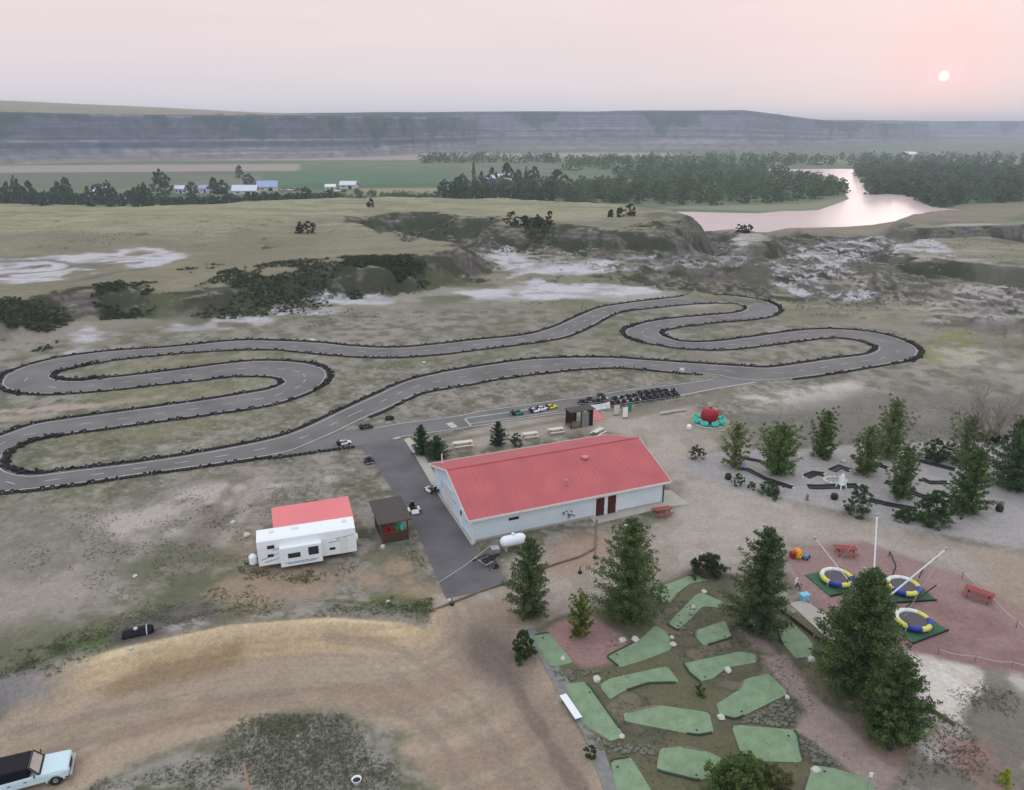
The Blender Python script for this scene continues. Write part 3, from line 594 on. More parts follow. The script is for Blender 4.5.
# ============================================================ OBJECTS
rnd = random.Random(7)
M = {
 'red_roof': mat('red_metal_roof', S((178,86,88)), rough=.5, var=.10, scale=.35, stripes=('X', .6, .5), spec=.4),
 'salmon_roof': mat('salmon_metal_roof', S((222,120,122)), rough=.45, var=.04, scale=.3, stripes=('X', .5, .5)),
 'wall': mat('white_metal_siding', S((212,220,226)), rough=.5, var=.04, scale=.5, stripes=('X', .6, .35)),
 'wall_end': mat('white_end_siding', S((212,220,226)), rough=.5, var=.04, scale=.5, stripes=('Y', .6, .35)),
 'trim': mat('white_trim', S((222,218,212)), rough=.5, var=.05),
 'door': mat('dark_red_door', S((74,34,32)), rough=.5, var=.1),
 'glass': mat('dark_glass', (.02, .025, .03), rough=.08, var=0, spec=.6),
 'black': mat('black_plastic', (.018, .018, .02), rough=.5, var=.2),
 'rubber': mat('tyre_rubber', (.022, .021, .021), rough=.85, var=.3, scale=1.5),
 'steel': mat('galvanised_steel', (.45, .46, .48), rough=.4, metal=.7),
 'whitepaint': mat('white_paint', (.80, .81, .82), rough=.45, var=.04),
 'cream': mat('cream_paint', S((206,200,184)), rough=.6, var=.06),
 'concrete': mat('concrete', S((172,165,154)), rough=.9, var=.08, scale=1.2),
 'wood': mat('weathered_wood', S((120,108,94)), rough=.85, var=.2, scale=4),
 'darkwood': mat('dark_brown_wood', S((78,58,48)), rough=.85, var=.2, scale=3),
 'shingle': mat('dark_shingles', S((82,74,70)), rough=.95, var=.2, scale=5, bump=.5),
 'redwood': mat('red_painted_wood', S((150,70,66)), rough=.7, var=.12, scale=3),
 'red': mat('red_gloss_paint', S((152,28,40)), rough=.35, var=.08),
 'teal': mat('teal_plastic', S((70,190,170)), rough=.4, var=.06),
 'green': mat('green_body', S((30,130,90)), rough=.4, var=.06),
 'yellow': mat('yellow_body', S((222,205,50)), rough=.4, var=.05),
 'blue': mat('blue_body', S((40,62,150)), rough=.4, var=.06),
 'navy': mat('navy_body', S((44,54,86)), rough=.4, var=.06),
 'orange': mat('orange_plastic', S((230,140,40)), rough=.45, var=.05),
 'sky_blue': mat('light_blue_plastic', S((120,190,215)), rough=.5, var=.05),
 'turf': mat('golf_turf', S((126,144,114)), rough=.95, var=.15, scale=1.1, bump=.3),
 'matgreen': mat('green_foam_mat', S((62,98,74)), rough=.8, var=.06, scale=1),
 'stone': mat('pale_stone', S((196,192,182)), rough=.9, var=.15, scale=5, bump=.4),
 'darkstone': mat('grey_rubble_stone', S((108,106,92)), rough=.95, var=.3, scale=3, bump=.4),
 'bark': mat('bark', S((82,68,56)), rough=.95, var=.2, scale=6),
 'palebark': mat('bleached_bark', S((150,140,134)), rough=.95, var=.15, scale=4),
 'car': mat('pale_blue_car_paint', S((196,214,220)), rough=.22, var=.02, spec=.5),
 'softtop': mat('black_vinyl_top', (.006, .006, .009), rough=.55, var=.2, spec=.2),
 'tan': mat('tan_vinyl', S((176,164,156)), rough=.6, var=.1),
 'farroof': mat('pale_farm_roof', S((205,208,220)), rough=.5, var=.04),
 'farroof2': mat('blue_grey_farm_roof', S((150,168,200)), rough=.5, var=.04),
 'farwall': mat('farm_wall', S((196,190,180)), rough=.7, var=.06),
 'rope': mat('rope_fibre', S((186,178,168)), rough=.9, var=.1),
 'bed': mat('trampoline_bed', S((92,84,90)), rough=.9, var=.1),
 'yellowvinyl': mat('yellow_vinyl', S((214,206,96)), rough=.35, var=.05),
 'bluevinyl': mat('blue_vinyl', S((44,60,156)), rough=.35, var=.05),
 'whitevinyl': mat('white_vinyl', S((216,218,208)), rough=.35, var=.04),
 'pinkslab': mat('red_painted_slab', S((196,116,112)), rough=.8, var=.08, scale=1.5),
}
def frame_of(a, b):                                # local frame: origin a, +x towards b
    e = Vector((b[0]-a[0], b[1]-a[1])); return math.atan2(e.y, e.x), e.length
def plane_px(px, py, O, rz, axis='y', val=0.0):    # point seen at px,py on a vertical plane of a local frame -> local coords
    d = ray(px, py); c, s = math.cos(rz), math.sin(rz); lo = (-O[0]*c-O[1]*s, O[0]*s-O[1]*c); ld = (d[0]*c+d[1]*s, -d[0]*s+d[1]*c)
    t = (val-lo[1])/ld[1] if axis == 'y' else (val-lo[0])/ld[0]
    return (lo[0]+ld[0]*t, lo[1]+ld[1]*t, CZ+d[2]*t)

# ---- clubhouse
CA, CB, CC = G(473, 542), G(662, 502.8), G(436, 485.5)
crz, CL = frame_of(CA, CB); CWd = math.hypot(CC[0]-CA[0], CC[1]-CA[1])
ch = empty('clubhouse', (CA[0], CA[1], 0), crz, 'long white metal clubhouse with a red ribbed gable roof beside the kart track', 'building')
WH, RH = 2.85, 5.15
mb = MB()
mb.box((CL/2, .08, WH/2), (CL, .16, WH)); mb.build('wall', M['wall'], ch)
mb = MB(); mb.box((CL/2, CWd-.08, WH/2), (CL, .16, WH)); mb.build('wall', M['wall'], ch)
for xx in (.081, CL-.081):
    mb = MB(); mb.extr([(.162, 0), (CWd-.162, 0), (CWd-.162, WH), (CWd/2, RH-.1), (.162, WH)], xx-.08, xx+.08, 'x'); mb.build('gable_wall', M['wall_end'], ch)
def roof_slab(mb, x0, x1, oh, th=.1):
    sl_ = (RH-WH)/(CWd/2); mb.add([(x0, -oh, WH-oh*sl_+.05), (x1, -oh, WH-oh*sl_+.05), (x1, CWd/2, RH+.05), (x0, CWd/2, RH+.05), (x0, CWd+oh, WH-oh*sl_+.05), (x1, CWd+oh, WH-oh*sl_+.05),
        (x0, -oh, WH-oh*sl_+.05-th), (x1, -oh, WH-oh*sl_+.05-th), (x1, CWd/2, RH+.05-th), (x0, CWd/2, RH+.05-th), (x0, CWd+oh, WH-oh*sl_+.05-th), (x1, CWd+oh, WH-oh*sl_+.05-th)],
        [(0,1,2,3), (3,2,5,4), (7,6,9,8), (8,9,10,11), (0,6,7,1), (5,11,10,4), (1,7,8,2), (2,8,11,5), (0,3,9,6), (3,4,10,9)])
mb = MB(); roof_slab(mb, -.55, CL+.75, .45); 
for k in range(40):
    xx = -.3+k*.6
    for y0, y1, z0, z1 in ((-.45, CWd/2, WH-.45*(RH-WH)/(CWd/2)+.05, RH+.05), (CWd+.45, CWd/2, WH-.45*(RH-WH)/(CWd/2)+.05, RH+.05)):
        mb.add([(xx-.03, y0, z0), (xx+.03, y0, z0), (xx+.03, y1, z1), (xx-.03, y1, z1), (xx-.012, y0, z0+.022), (xx+.012, y0, z0+.022), (xx+.012, y1, z1+.022), (xx-.012, y1, z1+.022)], [(4,5,6,7), (0,1,5,4), (1,2,6,5), (3,0,4,7)])
roof = mb.build('roof', M['red_roof'], ch)
mb = MB(); mb.box((CL/2, -.47, WH-.15), (CL+1.3, .04, .24)); mb.box((CL/2, CWd+.47, WH-.15), (CL+1.3, .04, .24)); mb.build('fascia', M['trim'], ch)
sl_ = (RH-WH)/(CWd/2)
for xx in (-.58, CL+.78):
    mb = MB(); mb.add([(xx-.02, -.45, WH-.45*sl_-.14), (xx-.02, CWd/2, RH-.14), (xx-.02, CWd+.45, WH-.45*sl_-.14), (xx-.02, CWd+.45, WH-.45*sl_+.07), (xx-.02, CWd/2, RH+.07), (xx-.02, -.45, WH-.45*sl_+.07),
        (xx+.02, -.45, WH-.45*sl_-.14), (xx+.02, CWd/2, RH-.14), (xx+.02, CWd+.45, WH-.45*sl_-.14), (xx+.02, CWd+.45, WH-.45*sl_+.07), (xx+.02, CWd/2, RH+.07), (xx+.02, -.45, WH-.45*sl_+.07)],
        [(0,5,4,1), (1,4,3,2), (6,7,10,11), (7,8,9,10), (0,1,7,6), (1,2,8,7), (5,11,10,4), (4,10,9,3), (0,6,11,5), (2,3,9,8)]); mb.build('barge_board', M['trim'], ch)
mb = MB(); mb.tube([(-.5, CWd/2, RH+.07), (CL+.7, CWd/2, RH+.07)], .09, 6); mb.build('ridge_cap', M['red_roof'], roof)
mb = MB(); mb.box((CL/2, -.03, .12), (CL-.4, .06, .24)); mb.build('plinth', M['concrete'], ch)
def fw(px, py): p = plane_px(px, py, CA, crz); return p[0], p[2]
d1 = fw(599.5, 514)[0]; d2 = fw(611, 513)[0]
for k, xx in enumerate((d1, d2)):
    o = MB().box((xx, -.06, 1.14), (1.0, .08, 2.1)).build('door', M['door'], ch); MB().tube([(xx+.38, -.15, 1.1), (xx+.38, -.09, 1.1)], .05, 8).build('door_handle', M['steel'], o)
MB().box(((d1+d2)/2, -.035, 1.25), (.55, .07, 2.4)).build('door_surround', M['trim'], ch)
for xx in (d1-.62, d2+.62): MB().box((xx, -.035, 1.2), (.22, .07, 2.3)).build('door_jamb', M['trim'], ch)
o = MB().box(((d1+d2)/2-.2, -.16, 2.42), (.5, .2, .14)).build('outdoor_lamp', M['whitepaint'], ch)
wx, wz = fw(513.7, 518.2); w_ = MB().box((wx, -.035, wz), (1.15, .05, .32)).build('window', M['glass'], ch)
MB().box((wx, -.025, wz), (1.27, .05, .42)).build('frame', M['trim'], w_)
MB().box((CL+.03, -.08, WH/2), (.1, .1, WH-.2)).build('downpipe', M['black'], ch)
MB().box((.02, -.02, WH/2-.05), (.16, .05, WH-.1)).build('corner_trim', M['trim'], ch)
# roof vents: on the camera side slope
def on_roof(px, py):
    d = ray(px, py); c, s = math.cos(crz), math.sin(crz); O = CA; lo = (-O[0]*c-O[1]*s, O[0]*s-O[1]*c); ld = (d[0]*c+d[1]*s, -d[0]*s+d[1]*c)
    # z = WH + sl*y
    t = (WH+.05+sl_*lo[1]-CZ)/(d[2]-sl_*ld[1]); return lo[0]+ld[0]*t, lo[1]+ld[1]*t, CZ+d[2]*t
x_, y_, z_ = on_roof(566, 487); v = MB().tube([(x_, y_, z_-.1), (x_, y_, z_+.75)], .1, 10).build('roof_vent', M['steel'], ch); MB().lathe([(.22, .7), (.25, .78), (.2, .9), (.04, .95)], (x_, y_, z_), 12).build('vent_cap', M['pinkslab'], v)
x_, y_, z_ = on_roof(585, 458.5); v = MB().box((x_, y_, z_+.1), (.55, .45, .25)).build('roof_vent', M['steel'], ch); MB().lathe([(.42, 0), (.4, .06), (.1, .16)], (x_, y_, z_+.22), 10).build('vent_cap', M['salmon_roof'], v)
MB().tube([(.6, CWd-1.2, RH-1.9), (.6, CWd-1.2, RH-.6)], .06, 8).build('flue_pipe', M['whitepaint'], ch)
# end wall: garage door, side door, sign strips
g = MB().box((-.03, 8.4, 1.25), (.06, 3.2, 2.5)).build('garage_door', M['trim'], ch)
mb = MB()
for k in range(5): mb.box((-.075, 8.4, .3+.5*k), (.03, 3.0, .05))
mb.build('panel_joint', M['steel'], g)
o = MB().box((-.04, 3.6, 1.05), (.06, .95, 2.05)).build('side_door', M['whitepaint'], ch); MB().box((-.085, 3.6, 1.55), (.03, .5, .6)).build('pane', M['glass'], o)
for k, (yy, zz, l_) in enumerate(((10.7, 1.7, 1.2), (10.7, 1.35, .8), (6.0, 1.6, .9), (2.0, 1.3, .8))): MB().box((-.02, yy, zz), (.03, l_, .09)).build('blue_sign_strip', mat('faded_blue_paint', S((120,150,200)), rough=.6), ch)
def slab(name, pts, z, t, m, lab=None, cat=None, parent=None, kind=None):
    o = MB().prism([tuple(p) for p in pts], z-t, z).build(name, m, parent)
    if lab: tag(o, lab, cat)
    if kind: o['kind'] = kind
    return o
def loc2w(x, y): c, s = math.cos(crz), math.sin(crz); return (CA[0]+x*c-y*s, CA[1]+x*s+y*c)
slab('concrete_path', [loc2w(d1-1.2, -.05), loc2w(d1-1.2, -1.5), loc2w(CL+.3, -1.1), loc2w(CL+2.6, -1.6), loc2w(CL+2.6, 2.2), loc2w(CL+.1, 3.0), loc2w(CL+.1, -.05)], .08, .12, M['concrete'], kind='structure')
slab('kerb_strip', GP([(526,630),(534,628),(560,668),(592,716),(622,800),(612,812),(584,735),(556,690)]), .05, .1, mat('grey_kerb', S((126,124,120)), rough=.9, var=.15, scale=2), kind='structure')
slab('gravel_margin', GP([(404,440),(409,438),(418,446),(438,480),(476,543),(472,546),(434,489),(415,456)]), .10, .14, M['concrete'], kind='structure')
slab('start_slab', GP([(584,410),(597,410.5),(605,419),(590,422.5)]), .06, .1, M['pinkslab'], kind='structure')
slab('court_path', GP([(789,604),(804,601),(824,614),(850,640),(846,650),(824,636)]), .10, .14, M['concrete'], kind='structure')

# ---- propane tank and air conditioner by the wall
def at_px(px, py): x, y, z = hit(px, py); return x, y, z
p = G(513, 549)
t = empty('propane_tank', (p[0], p[1], 0), crz, 'white cylindrical propane tank lying on legs against the clubhouse front wall', 'tank')
mb = MB(); pr = [(.02, -1.35), (.35, -1.28), (.52, -1.05), (.56, -.8), (.56, .8), (.52, 1.05), (.35, 1.28), (.02, 1.35)]
vs = MB().lathe(pr, (0, 0, 0), 20); mb.add([(v[2], v[0], v[1]+1.05) for v in vs.v], vs.f); mb.build('tank_body', M['whitepaint'], t, smooth_=True)
for xx in (-.8, .8): MB().box((xx, 0, .3), (.15, .7, .6)).build('leg', M['concrete'], t)
MB().lathe([(.16, 0), (.16, .22), (.1, .26)], (0, 0, 1.6), 12).build('valve_dome', M['whitepaint'], t)
p = G(489, 562)
t = empty('scrap_pile', (p[0], p[1], 0), .3, 'heap of grey pipes and dark scrap beside the white tank', 'scrap pile')
for k in range(9):
    a = rnd.uniform(0, 3.1); L = rnd.uniform(.5, 1.3); x0, y0 = rnd.uniform(-.9, .9), rnd.uniform(-1.2, 1.2); zz = rnd.uniform(.08, .5)
    MB().tube([(x0-L*math.cos(a), y0-L*math.sin(a), zz), (x0+L*math.cos(a), y0+L*math.sin(a), zz*rnd.uniform(.4, 1.5))], rnd.uniform(.03, .09), 6).build('pipe', M[rnd.choice(['steel', 'black', 'wood'])], t)
for k in range(4): MB().torus((rnd.uniform(-1, 1), rnd.uniform(-1.2, 1.2), .12+.1*k), .28, .1, 14, 6).build('tyre', M['rubber'], t)
MB().box((.9, 1.0, .45), (.8, .8, .9)).build('cabinet', M['steel'], t)

# ---- picnic tables
def picnic(name, label, m, mb_, L=2.0):
    t = empty(name, (0, 0, 0), 0, label, 'picnic table')
    mb = MB()
    for k in range(5): mb.box((0, -.32+.16*k, .76), (L, .15, .045))
    mb.build('table_top', m, t)
    for s in (-1, 1):
        mb = MB()
        for k in range(2): mb.box((0, s*(.66+.15*k), .44), (L, .14, .045))
        mb.build('bench', m, t)
        f = MB(); f.tube([(s*(L/2-.3), -.62, .0), (s*(L/2-.3), -.22, .73)], .04, 5); f.tube([(s*(L/2-.3), .62, .0), (s*(L/2-.3), .22, .73)], .04, 5); f.box((s*(L/2-.3), 0, .40), (.05, 1.6, .06)); f.build('leg_frame', mb_, t)
    return t
pt = picnic('picnic_table', 'long cream picnic table on the gravel beside the two conifers', M['cream'], M['wood'], 2.6)
p = G(463, 447); pt.location = (p[0], p[1], 0); pt.rotation_euler.z = .30; pt['group'] = 'picnic tables behind the clubhouse'
for px, py, rz, lab in ((530, 438, .32, 'cream picnic table next to the small shrub behind the red roof'), (556, 433.5, .3, 'cream picnic table midway along the gravel behind the roof'), (598, 435, .9, 'tilted-looking cream picnic table turned askew near the roof ridge end')):
    p = G(px, py); clone(pt, (p[0], p[1], 0), rz, lab, scale=(.8, .9, 1))
rt = picnic('picnic_table', 'dark red picnic table on the dirt at the right corner of the clubhouse', M['redwood'], M['darkwood'], 2.0)
p = G(662, 514.5); rt.location = (p[0], p[1], 0); rt.rotation_euler.z = crz-.1; rt['group'] = 'red picnic tables'
p = G(845, 554); clone(rt, (p[0], p[1], 0), -.15, 'faded red picnic table behind the trampolines near the orange toy')
p = G(978, 598); clone(rt, (p[0], p[1], 0), -.72, 'red picnic table on bare dirt to the right of the trampolines', scale=(1.15, 1, 1))

# ---- travel trailer
RA, RB = G(260, 572.5), G(357.5, 556.5); rrz, RL = frame_of(RA, RB)
t = empty('travel_trailer', (RA[0], RA[1], 0), rrz, 'white travel trailer with a slide-out section parked in front of a red roofed shelter', 'travel trailer')
RWd, RT = 2.5, 3.35
body = MB().extr([(0, .62), (0, 2.55), (.06, RT-.12), (.4, RT), (RWd-.4, RT), (RWd-.06, RT-.12), (RWd, 2.55), (RWd, .62)], 0, RL, 'x').build('body', M['whitepaint'], t, bevel=.05)
def rw(px, py): p = plane_px(px, py, RA, rrz, 'y', 0); return p[0], p[2]
so_ = MB().box((3.95, -.30, 1.52), (3.9, .62, 2.02)).build('slide_out', M['whitepaint'], t, bevel=.03)
MB().box((5.1, -.625, 1.85), (.95, .03, .85)).build('window', M['glass'], so_); MB().box((3.3, -.625, 1.65), (1.15, .03, .5)).build('window', M['glass'], so_)
MB().box((1.25, -.02, 2.55), (.65, .05, .35)).build('window', M['glass'], t); MB().box((1.15, -.02, 1.65), (.55, .05, .28)).build('window', M['glass'], t)
MB().box((6.9, -.02, 1.35), (.55, .04, .25)).build('window', M['glass'], t)
d_ = MB().box((8.0, -.03, 1.55), (.7, .05, 1.75)).build('door', M['trim'], t)
mb = MB()
for (x0, z0, x1, z1) in ((.3, 1.25, 1.9, 1.75), (.6, .95, 1.9, 1.2), (7.3, 2.3, 9.0, 2.55), (6.6, 2.0, 7.8, 2.1), (1.4, 2.15, 2.0, 2.25)):
    mb = MB(); mb.add([(x0, -.012, z0), (x1, -.012, z1), (x1, -.012, z1+.05), (x0, -.012, z0+.09), (x0, .01, z0), (x1, .01, z1), (x1, .01, z1+.05), (x0, .01, z0+.09)], [(0,1,2,3), (7,6,5,4), (0,4,5,1), (3,2,6,7), (0,3,7,4), (1,5,6,2)]); mb.build('stripe_decal', mat('grey_decal', S((120,128,142)), rough=.4), t)
for z_, w_ in ((.95, 3.2), (.82, 2.6)): MB().box((3.95, -.63, z_), (w_, .02, .05)).build('stripe_decal', MATS['grey_decal'], so_)
for x_ in (4.6, 5.5):
    for y_ in (.15, RWd-.15):
        w = MB().torus((x_, y_, .38), .26, .12, 16, 8, 'y').build('wheel', M['rubber'], t)
MB().tube([(0, .5, .5), (-1.3, RWd/2, .45), (0, RWd-.5, .5)], .06, 6).build('hitch', M['black'], t)
MB().lathe([(.3, 0), (.36, .1), (.36, .8), (.2, 1.0)], (-.55, RWd/2-.35, .55), 14).build('gas_bottle_cover', M['whitepaint'], t)
MB().torus((RL+.15, RWd/2, 1.5), .28, .12, 16, 8, 'x').build('spare_wheel', M['whitepaint'], t)
for x_ in (1.4, 3.6, 8.3): MB().box((x_, RWd/2+.2, RT+.06), (.6 if x_ == 3.6 else .38, .38, .14)).build('roof_vent', M['trim'], t, bevel=.03)
# ---- red roofed shelter
sp_ = [G(269, 510, 2.9), G(345.5, 497, 2.9), G(352, 514.5, 2.9), G(274, 527, 2.9)]
srz, SL_ = frame_of(sp_[3], sp_[2]); so2 = loc = sp_[3]
t = empty('red_roofed_shelter', (so2[0], so2[1], 0), srz, 'open shelter with a salmon red metal roof right behind the white trailer', 'shelter')
SD = math.hypot(sp_[0][0]-sp_[3][0], sp_[0][1]-sp_[3][1])
MB().extr([(-1.2, 2.62), (SD, 3.02), (SD, 3.10), (-1.2, 2.70)], -.1, SL_+.1, 'x').build('roof', M['salmon_roof'], t)
for x_ in (.1, SL_/2, SL_-.1):
    for y_ in (0, SD-.15): MB().box((x_, y_, 1.33 if y_ == 0 else 1.46), (.14, .14, 2.62 if y_ == 0 else 2.95)).build('post', M['redwood'], t)
MB().box((SL_/2, SD-.1, 1.2), (SL_, .05, 2.3)).build('back_panel', M['darkwood'], t)
MB().box((.02, SD/2, 1.2), (.05, SD, 2.3)).build('side_panel', M['redwood'], t)

# ---- dark roofed stall
HA, HB = G(383.5, 545), G(409, 540); hrz, HL = frame_of(HA, HB); hl_ = HL; HD = 4.3
t = empty('snack_stall', (HA[0], HA[1], 0), hrz, 'brown wooden stall with dark shingle roof and open counter beside the driveway', 'stall')
MB().box((HL/2, HD/2, .05), (HL, HD, .1)).build('deck', M['wood'], t)
MB().box((HL/2, .05, .62), (HL, .08, 1.05)).build('front_panel', M['darkwood'], t)
for x_ in (.06, HL-.06):
    for y_ in (.06, HD-.06): MB().box((x_, y_, 1.35), (.13, .13, 2.5)).build('post', M['darkwood'], t)
mb = MB(); mb.box((HL/2, HD-.05, 1.3), (HL-.2, .06, 2.4)); mb.build('back_wall', M['darkwood'], t)
mb = MB(); mb.box((.0, HD/2+.4, 1.3), (.06, HD-1.4, 2.4)); mb.build('side_wall', M['darkwood'], t)
mb = MB(); mb.tube([(-.02, .2, .15), (-.02, 1.3, 2.4)], .06, 5); mb.build('brace', M['wood'], t)
MB().extr([(-.35, 2.50), (HD+.2, 2.78), (HD+.2, 2.9), (-.35, 2.62)], -.45, HL+.35, 'x').build('roof', M['shingle'], t)
for x_, c_ in ((.45, 'red'), (1.0, 'red'), (1.6, 'green'), (2.1, 'teal')):
    if x_ < HL-.3: MB().lathe([(.2, 0), (.24, .1), (.2, .6), (.08, .75)], (x_, .45, 1.15), 10).build('canister', M[c_], t)
MB().box((HL/2, .5, 1.12), (HL-.3, .8, .06)).build('counter', M['redwood'], t)

# ---- go-karts
def kart(label, bodym, cat='go-kart', group=None):
    t = empty('go_kart', (0, 0, 0), 0, label, cat, group)
    mb = MB(); mb.prism([(-.85, -.32), (.45, -.30), (.85, -.22), (.95, 0), (.85, .22), (.45, .30), (-.85, .32)], .08, .16); mb.build('floor_tray', M['black'], t)
    mb = MB(); mb.add([(.45, -.5, .12), (1.0, -.42, .1), (1.0, .42, .1), (.45, .5, .12), (.45, -.3, .42), (.95, -.34, .22), (.95, .34, .22), (.45, .3, .42)], [(3,2,1,0), (4,5,6,7), (0,1,5,4), (1,2,6,5), (2,3,7,6), (3,0,4,7)]); mb.build('nose', bodym, t, bevel=.03)
    for s in (-1, 1): MB().box((-.02, s*.55, .22), (.85, .24, .22)).build('side_pod', bodym, t, bevel=.04)
    mb = MB(); mb.box((-.42, 0, .24), (.42, .40, .10)); mb.box((-.66, 0, .50), (.10, .40, .55)); mb.build('seat', M['black'], t, bevel=.03)
    mb = MB(); mb.torus((.12, 0, .55), .15, .018, 14, 5); mb.tube([(.35, 0, .25), (.12, 0, .55)], .02, 5); mb.build('steering_wheel', M['black'], t)
    MB().box((-.9, 0, .32), (.26, .62, .30)).build('engine_cover', M['black'], t, bevel=.03)
    for x_ in (-.68, .62):
        for s in (-1, 1): MB().torus((x_, s*.58, .16), .10, .065, 14, 6, 'y').build('wheel', M['rubber'], t)
    MB().tube([(-1.05, -.55, .22), (-1.05, .55, .22)], .035, 6).build('rear_bumper', M['steel'], t)
    MB().tube([(-.7, -.22, .5), (-.72, -.22, .95), (-.72, .22, .95), (-.7, .22, .5)], .022, 6).build('roll_hoop', M['steel'], t)
    return t
tdir = math.atan2(*(np.array(G(550, 407))-np.array(G(517, 412)))[::-1])
for px, py, m_, lab in ((517, 414, 'green', 'green go-kart last in the line on the starting grid'), (535, 411.5, 'whitepaint', 'white go-kart right behind the yellow one, beside another white kart'),):
    k = kart(lab, M[m_]); p = G(px, py); k.location = (p[0], p[1], .04); k.rotation_euler.z = tdir; k['group'] = 'karts waiting on the starting grid'
    if m_ == 'whitepaint': kw = k
p = G(542, 409.6); clone(kw, (p[0], p[1], .04), tdir, 'white go-kart touching the yellow one on the starting grid'); kw['label'] = 'white go-kart nearest to the green one on the starting grid'
k = kart('yellow go-kart at the head of the starting grid', M['yellow'], group='karts waiting on the starting grid'); p = G(551, 408); k.location = (p[0], p[1], .04); k.rotation_euler.z = tdir
kb = kart('dark go-kart in the crowded pack parked along the pit lane', M['black'], group='go-karts packed together in the pit lane')
kr = kart('dark red go-kart in the crowded pack parked along the pit lane', mat('dark_red_body', S((110,44,44)), rough=.4), group='go-karts packed together in the pit lane')
kwh = kart('pale go-kart in the crowded pack parked along the pit lane', mat('dull_white_body', S((170,168,162)), rough=.5), group='go-karts packed together in the pit lane')
spots = [(612+i*6.2, 404.5-i*.9) for i in range(11)]+[(616+i*6.2, 400.0-i*.95) for i in range(10)]+[(640+i*6.2, 394.2-i*.8) for i in range(4)]+[(583, 403), (590, 400.5), (599, 402), (604, 399.5), (601, 397)]
first = {id(kb): True, id(kr): True, id(kwh): True}
for i, (px, py) in enumerate(spots):
    q = (kb, kb, kr, kb, kwh, kb, kb, kr)[i % 8] if i > 2 else (kb, kr, kwh)[i]; p = G(px+rnd.uniform(-.6, .6), py); rz = tdir+1.2+rnd.uniform(-.25, .25)
    if first[id(q)]: first[id(q)] = False; q.location = (p[0], p[1], .04); q.rotation_euler.z = rz
    else: clone(q, (p[0], p[1], .04), rz)
kl = kart('blue go-kart parked alone at the left edge of the driveway', M['navy']); p = G(369, 462); kl.location = (p[0], p[1], .02); kl.rotation_euler.z = 1.9
kl.scale = (.9, .9, 1.2)
k2 = kart('white and black go-kart parked at the corner of the brown stall', mat('kart_white', S((214,208,198)), rough=.4)); p = G(414, 511); k2.location = (p[0], p[1], .02); k2.rotation_euler.z = -1.2
p = G(432, 491); k3 = clone(k2, (p[0], p[1], .02), 2.3, 'pale go-kart parked nose out against the clubhouse end wall')
p = G(344, 444); k4 = clone(k2, (p[0], p[1], .04), .4, 'white go-kart at the track edge by the left driveway corner')
p = G(366, 428); k5 = clone(kb, (p[0], p[1], .04), .5, 'black go-kart standing by the tyres where the pit lane leaves the track'); k5['group'] = ''
del k5['group']

# ---- start booth
p = G(579, 425.5); t = empty('starter_booth', (p[0], p[1], 0), tdir, 'dark open timing booth with grey panels beside the starting grid', 'booth')
for x_ in (-1.7, -.1, 1.7):
    for y_ in (-.8, .8): MB().box((x_, y_, 1.25), (.12, .12, 2.5)).build('post', M['black'], t)
MB().box((-.9, 0, .25), (1.6, 1.6, .12)).build('deck', M['wood'], t)
MB().box((.1, 0, 2.54), (3.9, 1.9, .12)).build('roof', M['shingle'], t)
MB().box((-.95, -.82, .7), (1.5, .06, .8)).build('front_panel', M['wood'], t); MB().box((.55, -.82, 1.2), (1.1, .06, 2.1)).build('grey_panel', mat('grey_board', S((126,122,122)), rough=.8), t)
MB().box((1.45, -.5, 1.25), (.6, .5, 2.4)).build('black_cabinet', M['black'], t); MB().box((-.9, .82, 1.2), (1.6, .06, 2.0)).build('back_panel', M['darkwood'], t)
p = G(598, 409.5); t = empty('white_barrier', (p[0], p[1], 0), tdir, 'low white plastic barrier on the pit lane edge in front of the kart pack', 'barrier')
for x_ in (-1.9, -.95, 0, .95): MB().extr([(-.22, 0), (.22, 0), (.1, .35), (.07, .8), (-.07, .8), (-.1, .35)], x_-.45, x_+.45, 'x').build('barrier_block', M['whitepaint'], t, bevel=.03)
MB().extr([(-.2, 0), (.2, 0), (.07, .9), (-.07, .9)], 1.5, 2.0, 'x').build('end_block', M['whitepaint'], t)
for px, py, h_, w_, mm, lab in ((616.5, 415, 1.45, .85, 'cream', 'cream upright board standing beside the kart pack, left of the leaning one'), (625, 418, 1.55, .75, 'whitepaint', 'white upright board leaning on a red base beside the kart pack'), (629.5, 411, 1.2, .6, 'green', 'small dark green board behind the white upright boards')):
    p = G(px, py); t = empty('notice_board', (p[0], p[1], 0), tdir-.2, lab, 'board'); MB().box((0, 0, h_/2+.1), (w_, .06, h_), 0).build('panel', M[mm], t, bevel=.02)
    for s in (-1, 1): MB().box((s*w_*.4, .06, h_/2), (.07, .06, h_)).build('post', M['wood'], t)
    MB().box((0, 0, .06), (w_*1.1, .5, .1)).build('foot', M['redwood' if mm == 'whitepaint' else 'wood'], t)
a, b = G(660, 415), G(686, 411); mb = MB(); mb.tube([(a[0], a[1], .22), ((a[0]+b[0])/2, (a[1]+b[1])/2+.05, .25), (b[0], b[1], .2)], [.24, .2, .16], 10); o = mb.build('log', mat('bleached_log', S((176,170,160)), rough=.9, var=.15, scale=2)); tag(o, 'long bleached log lying at the edge of the pit lane grass', 'log')

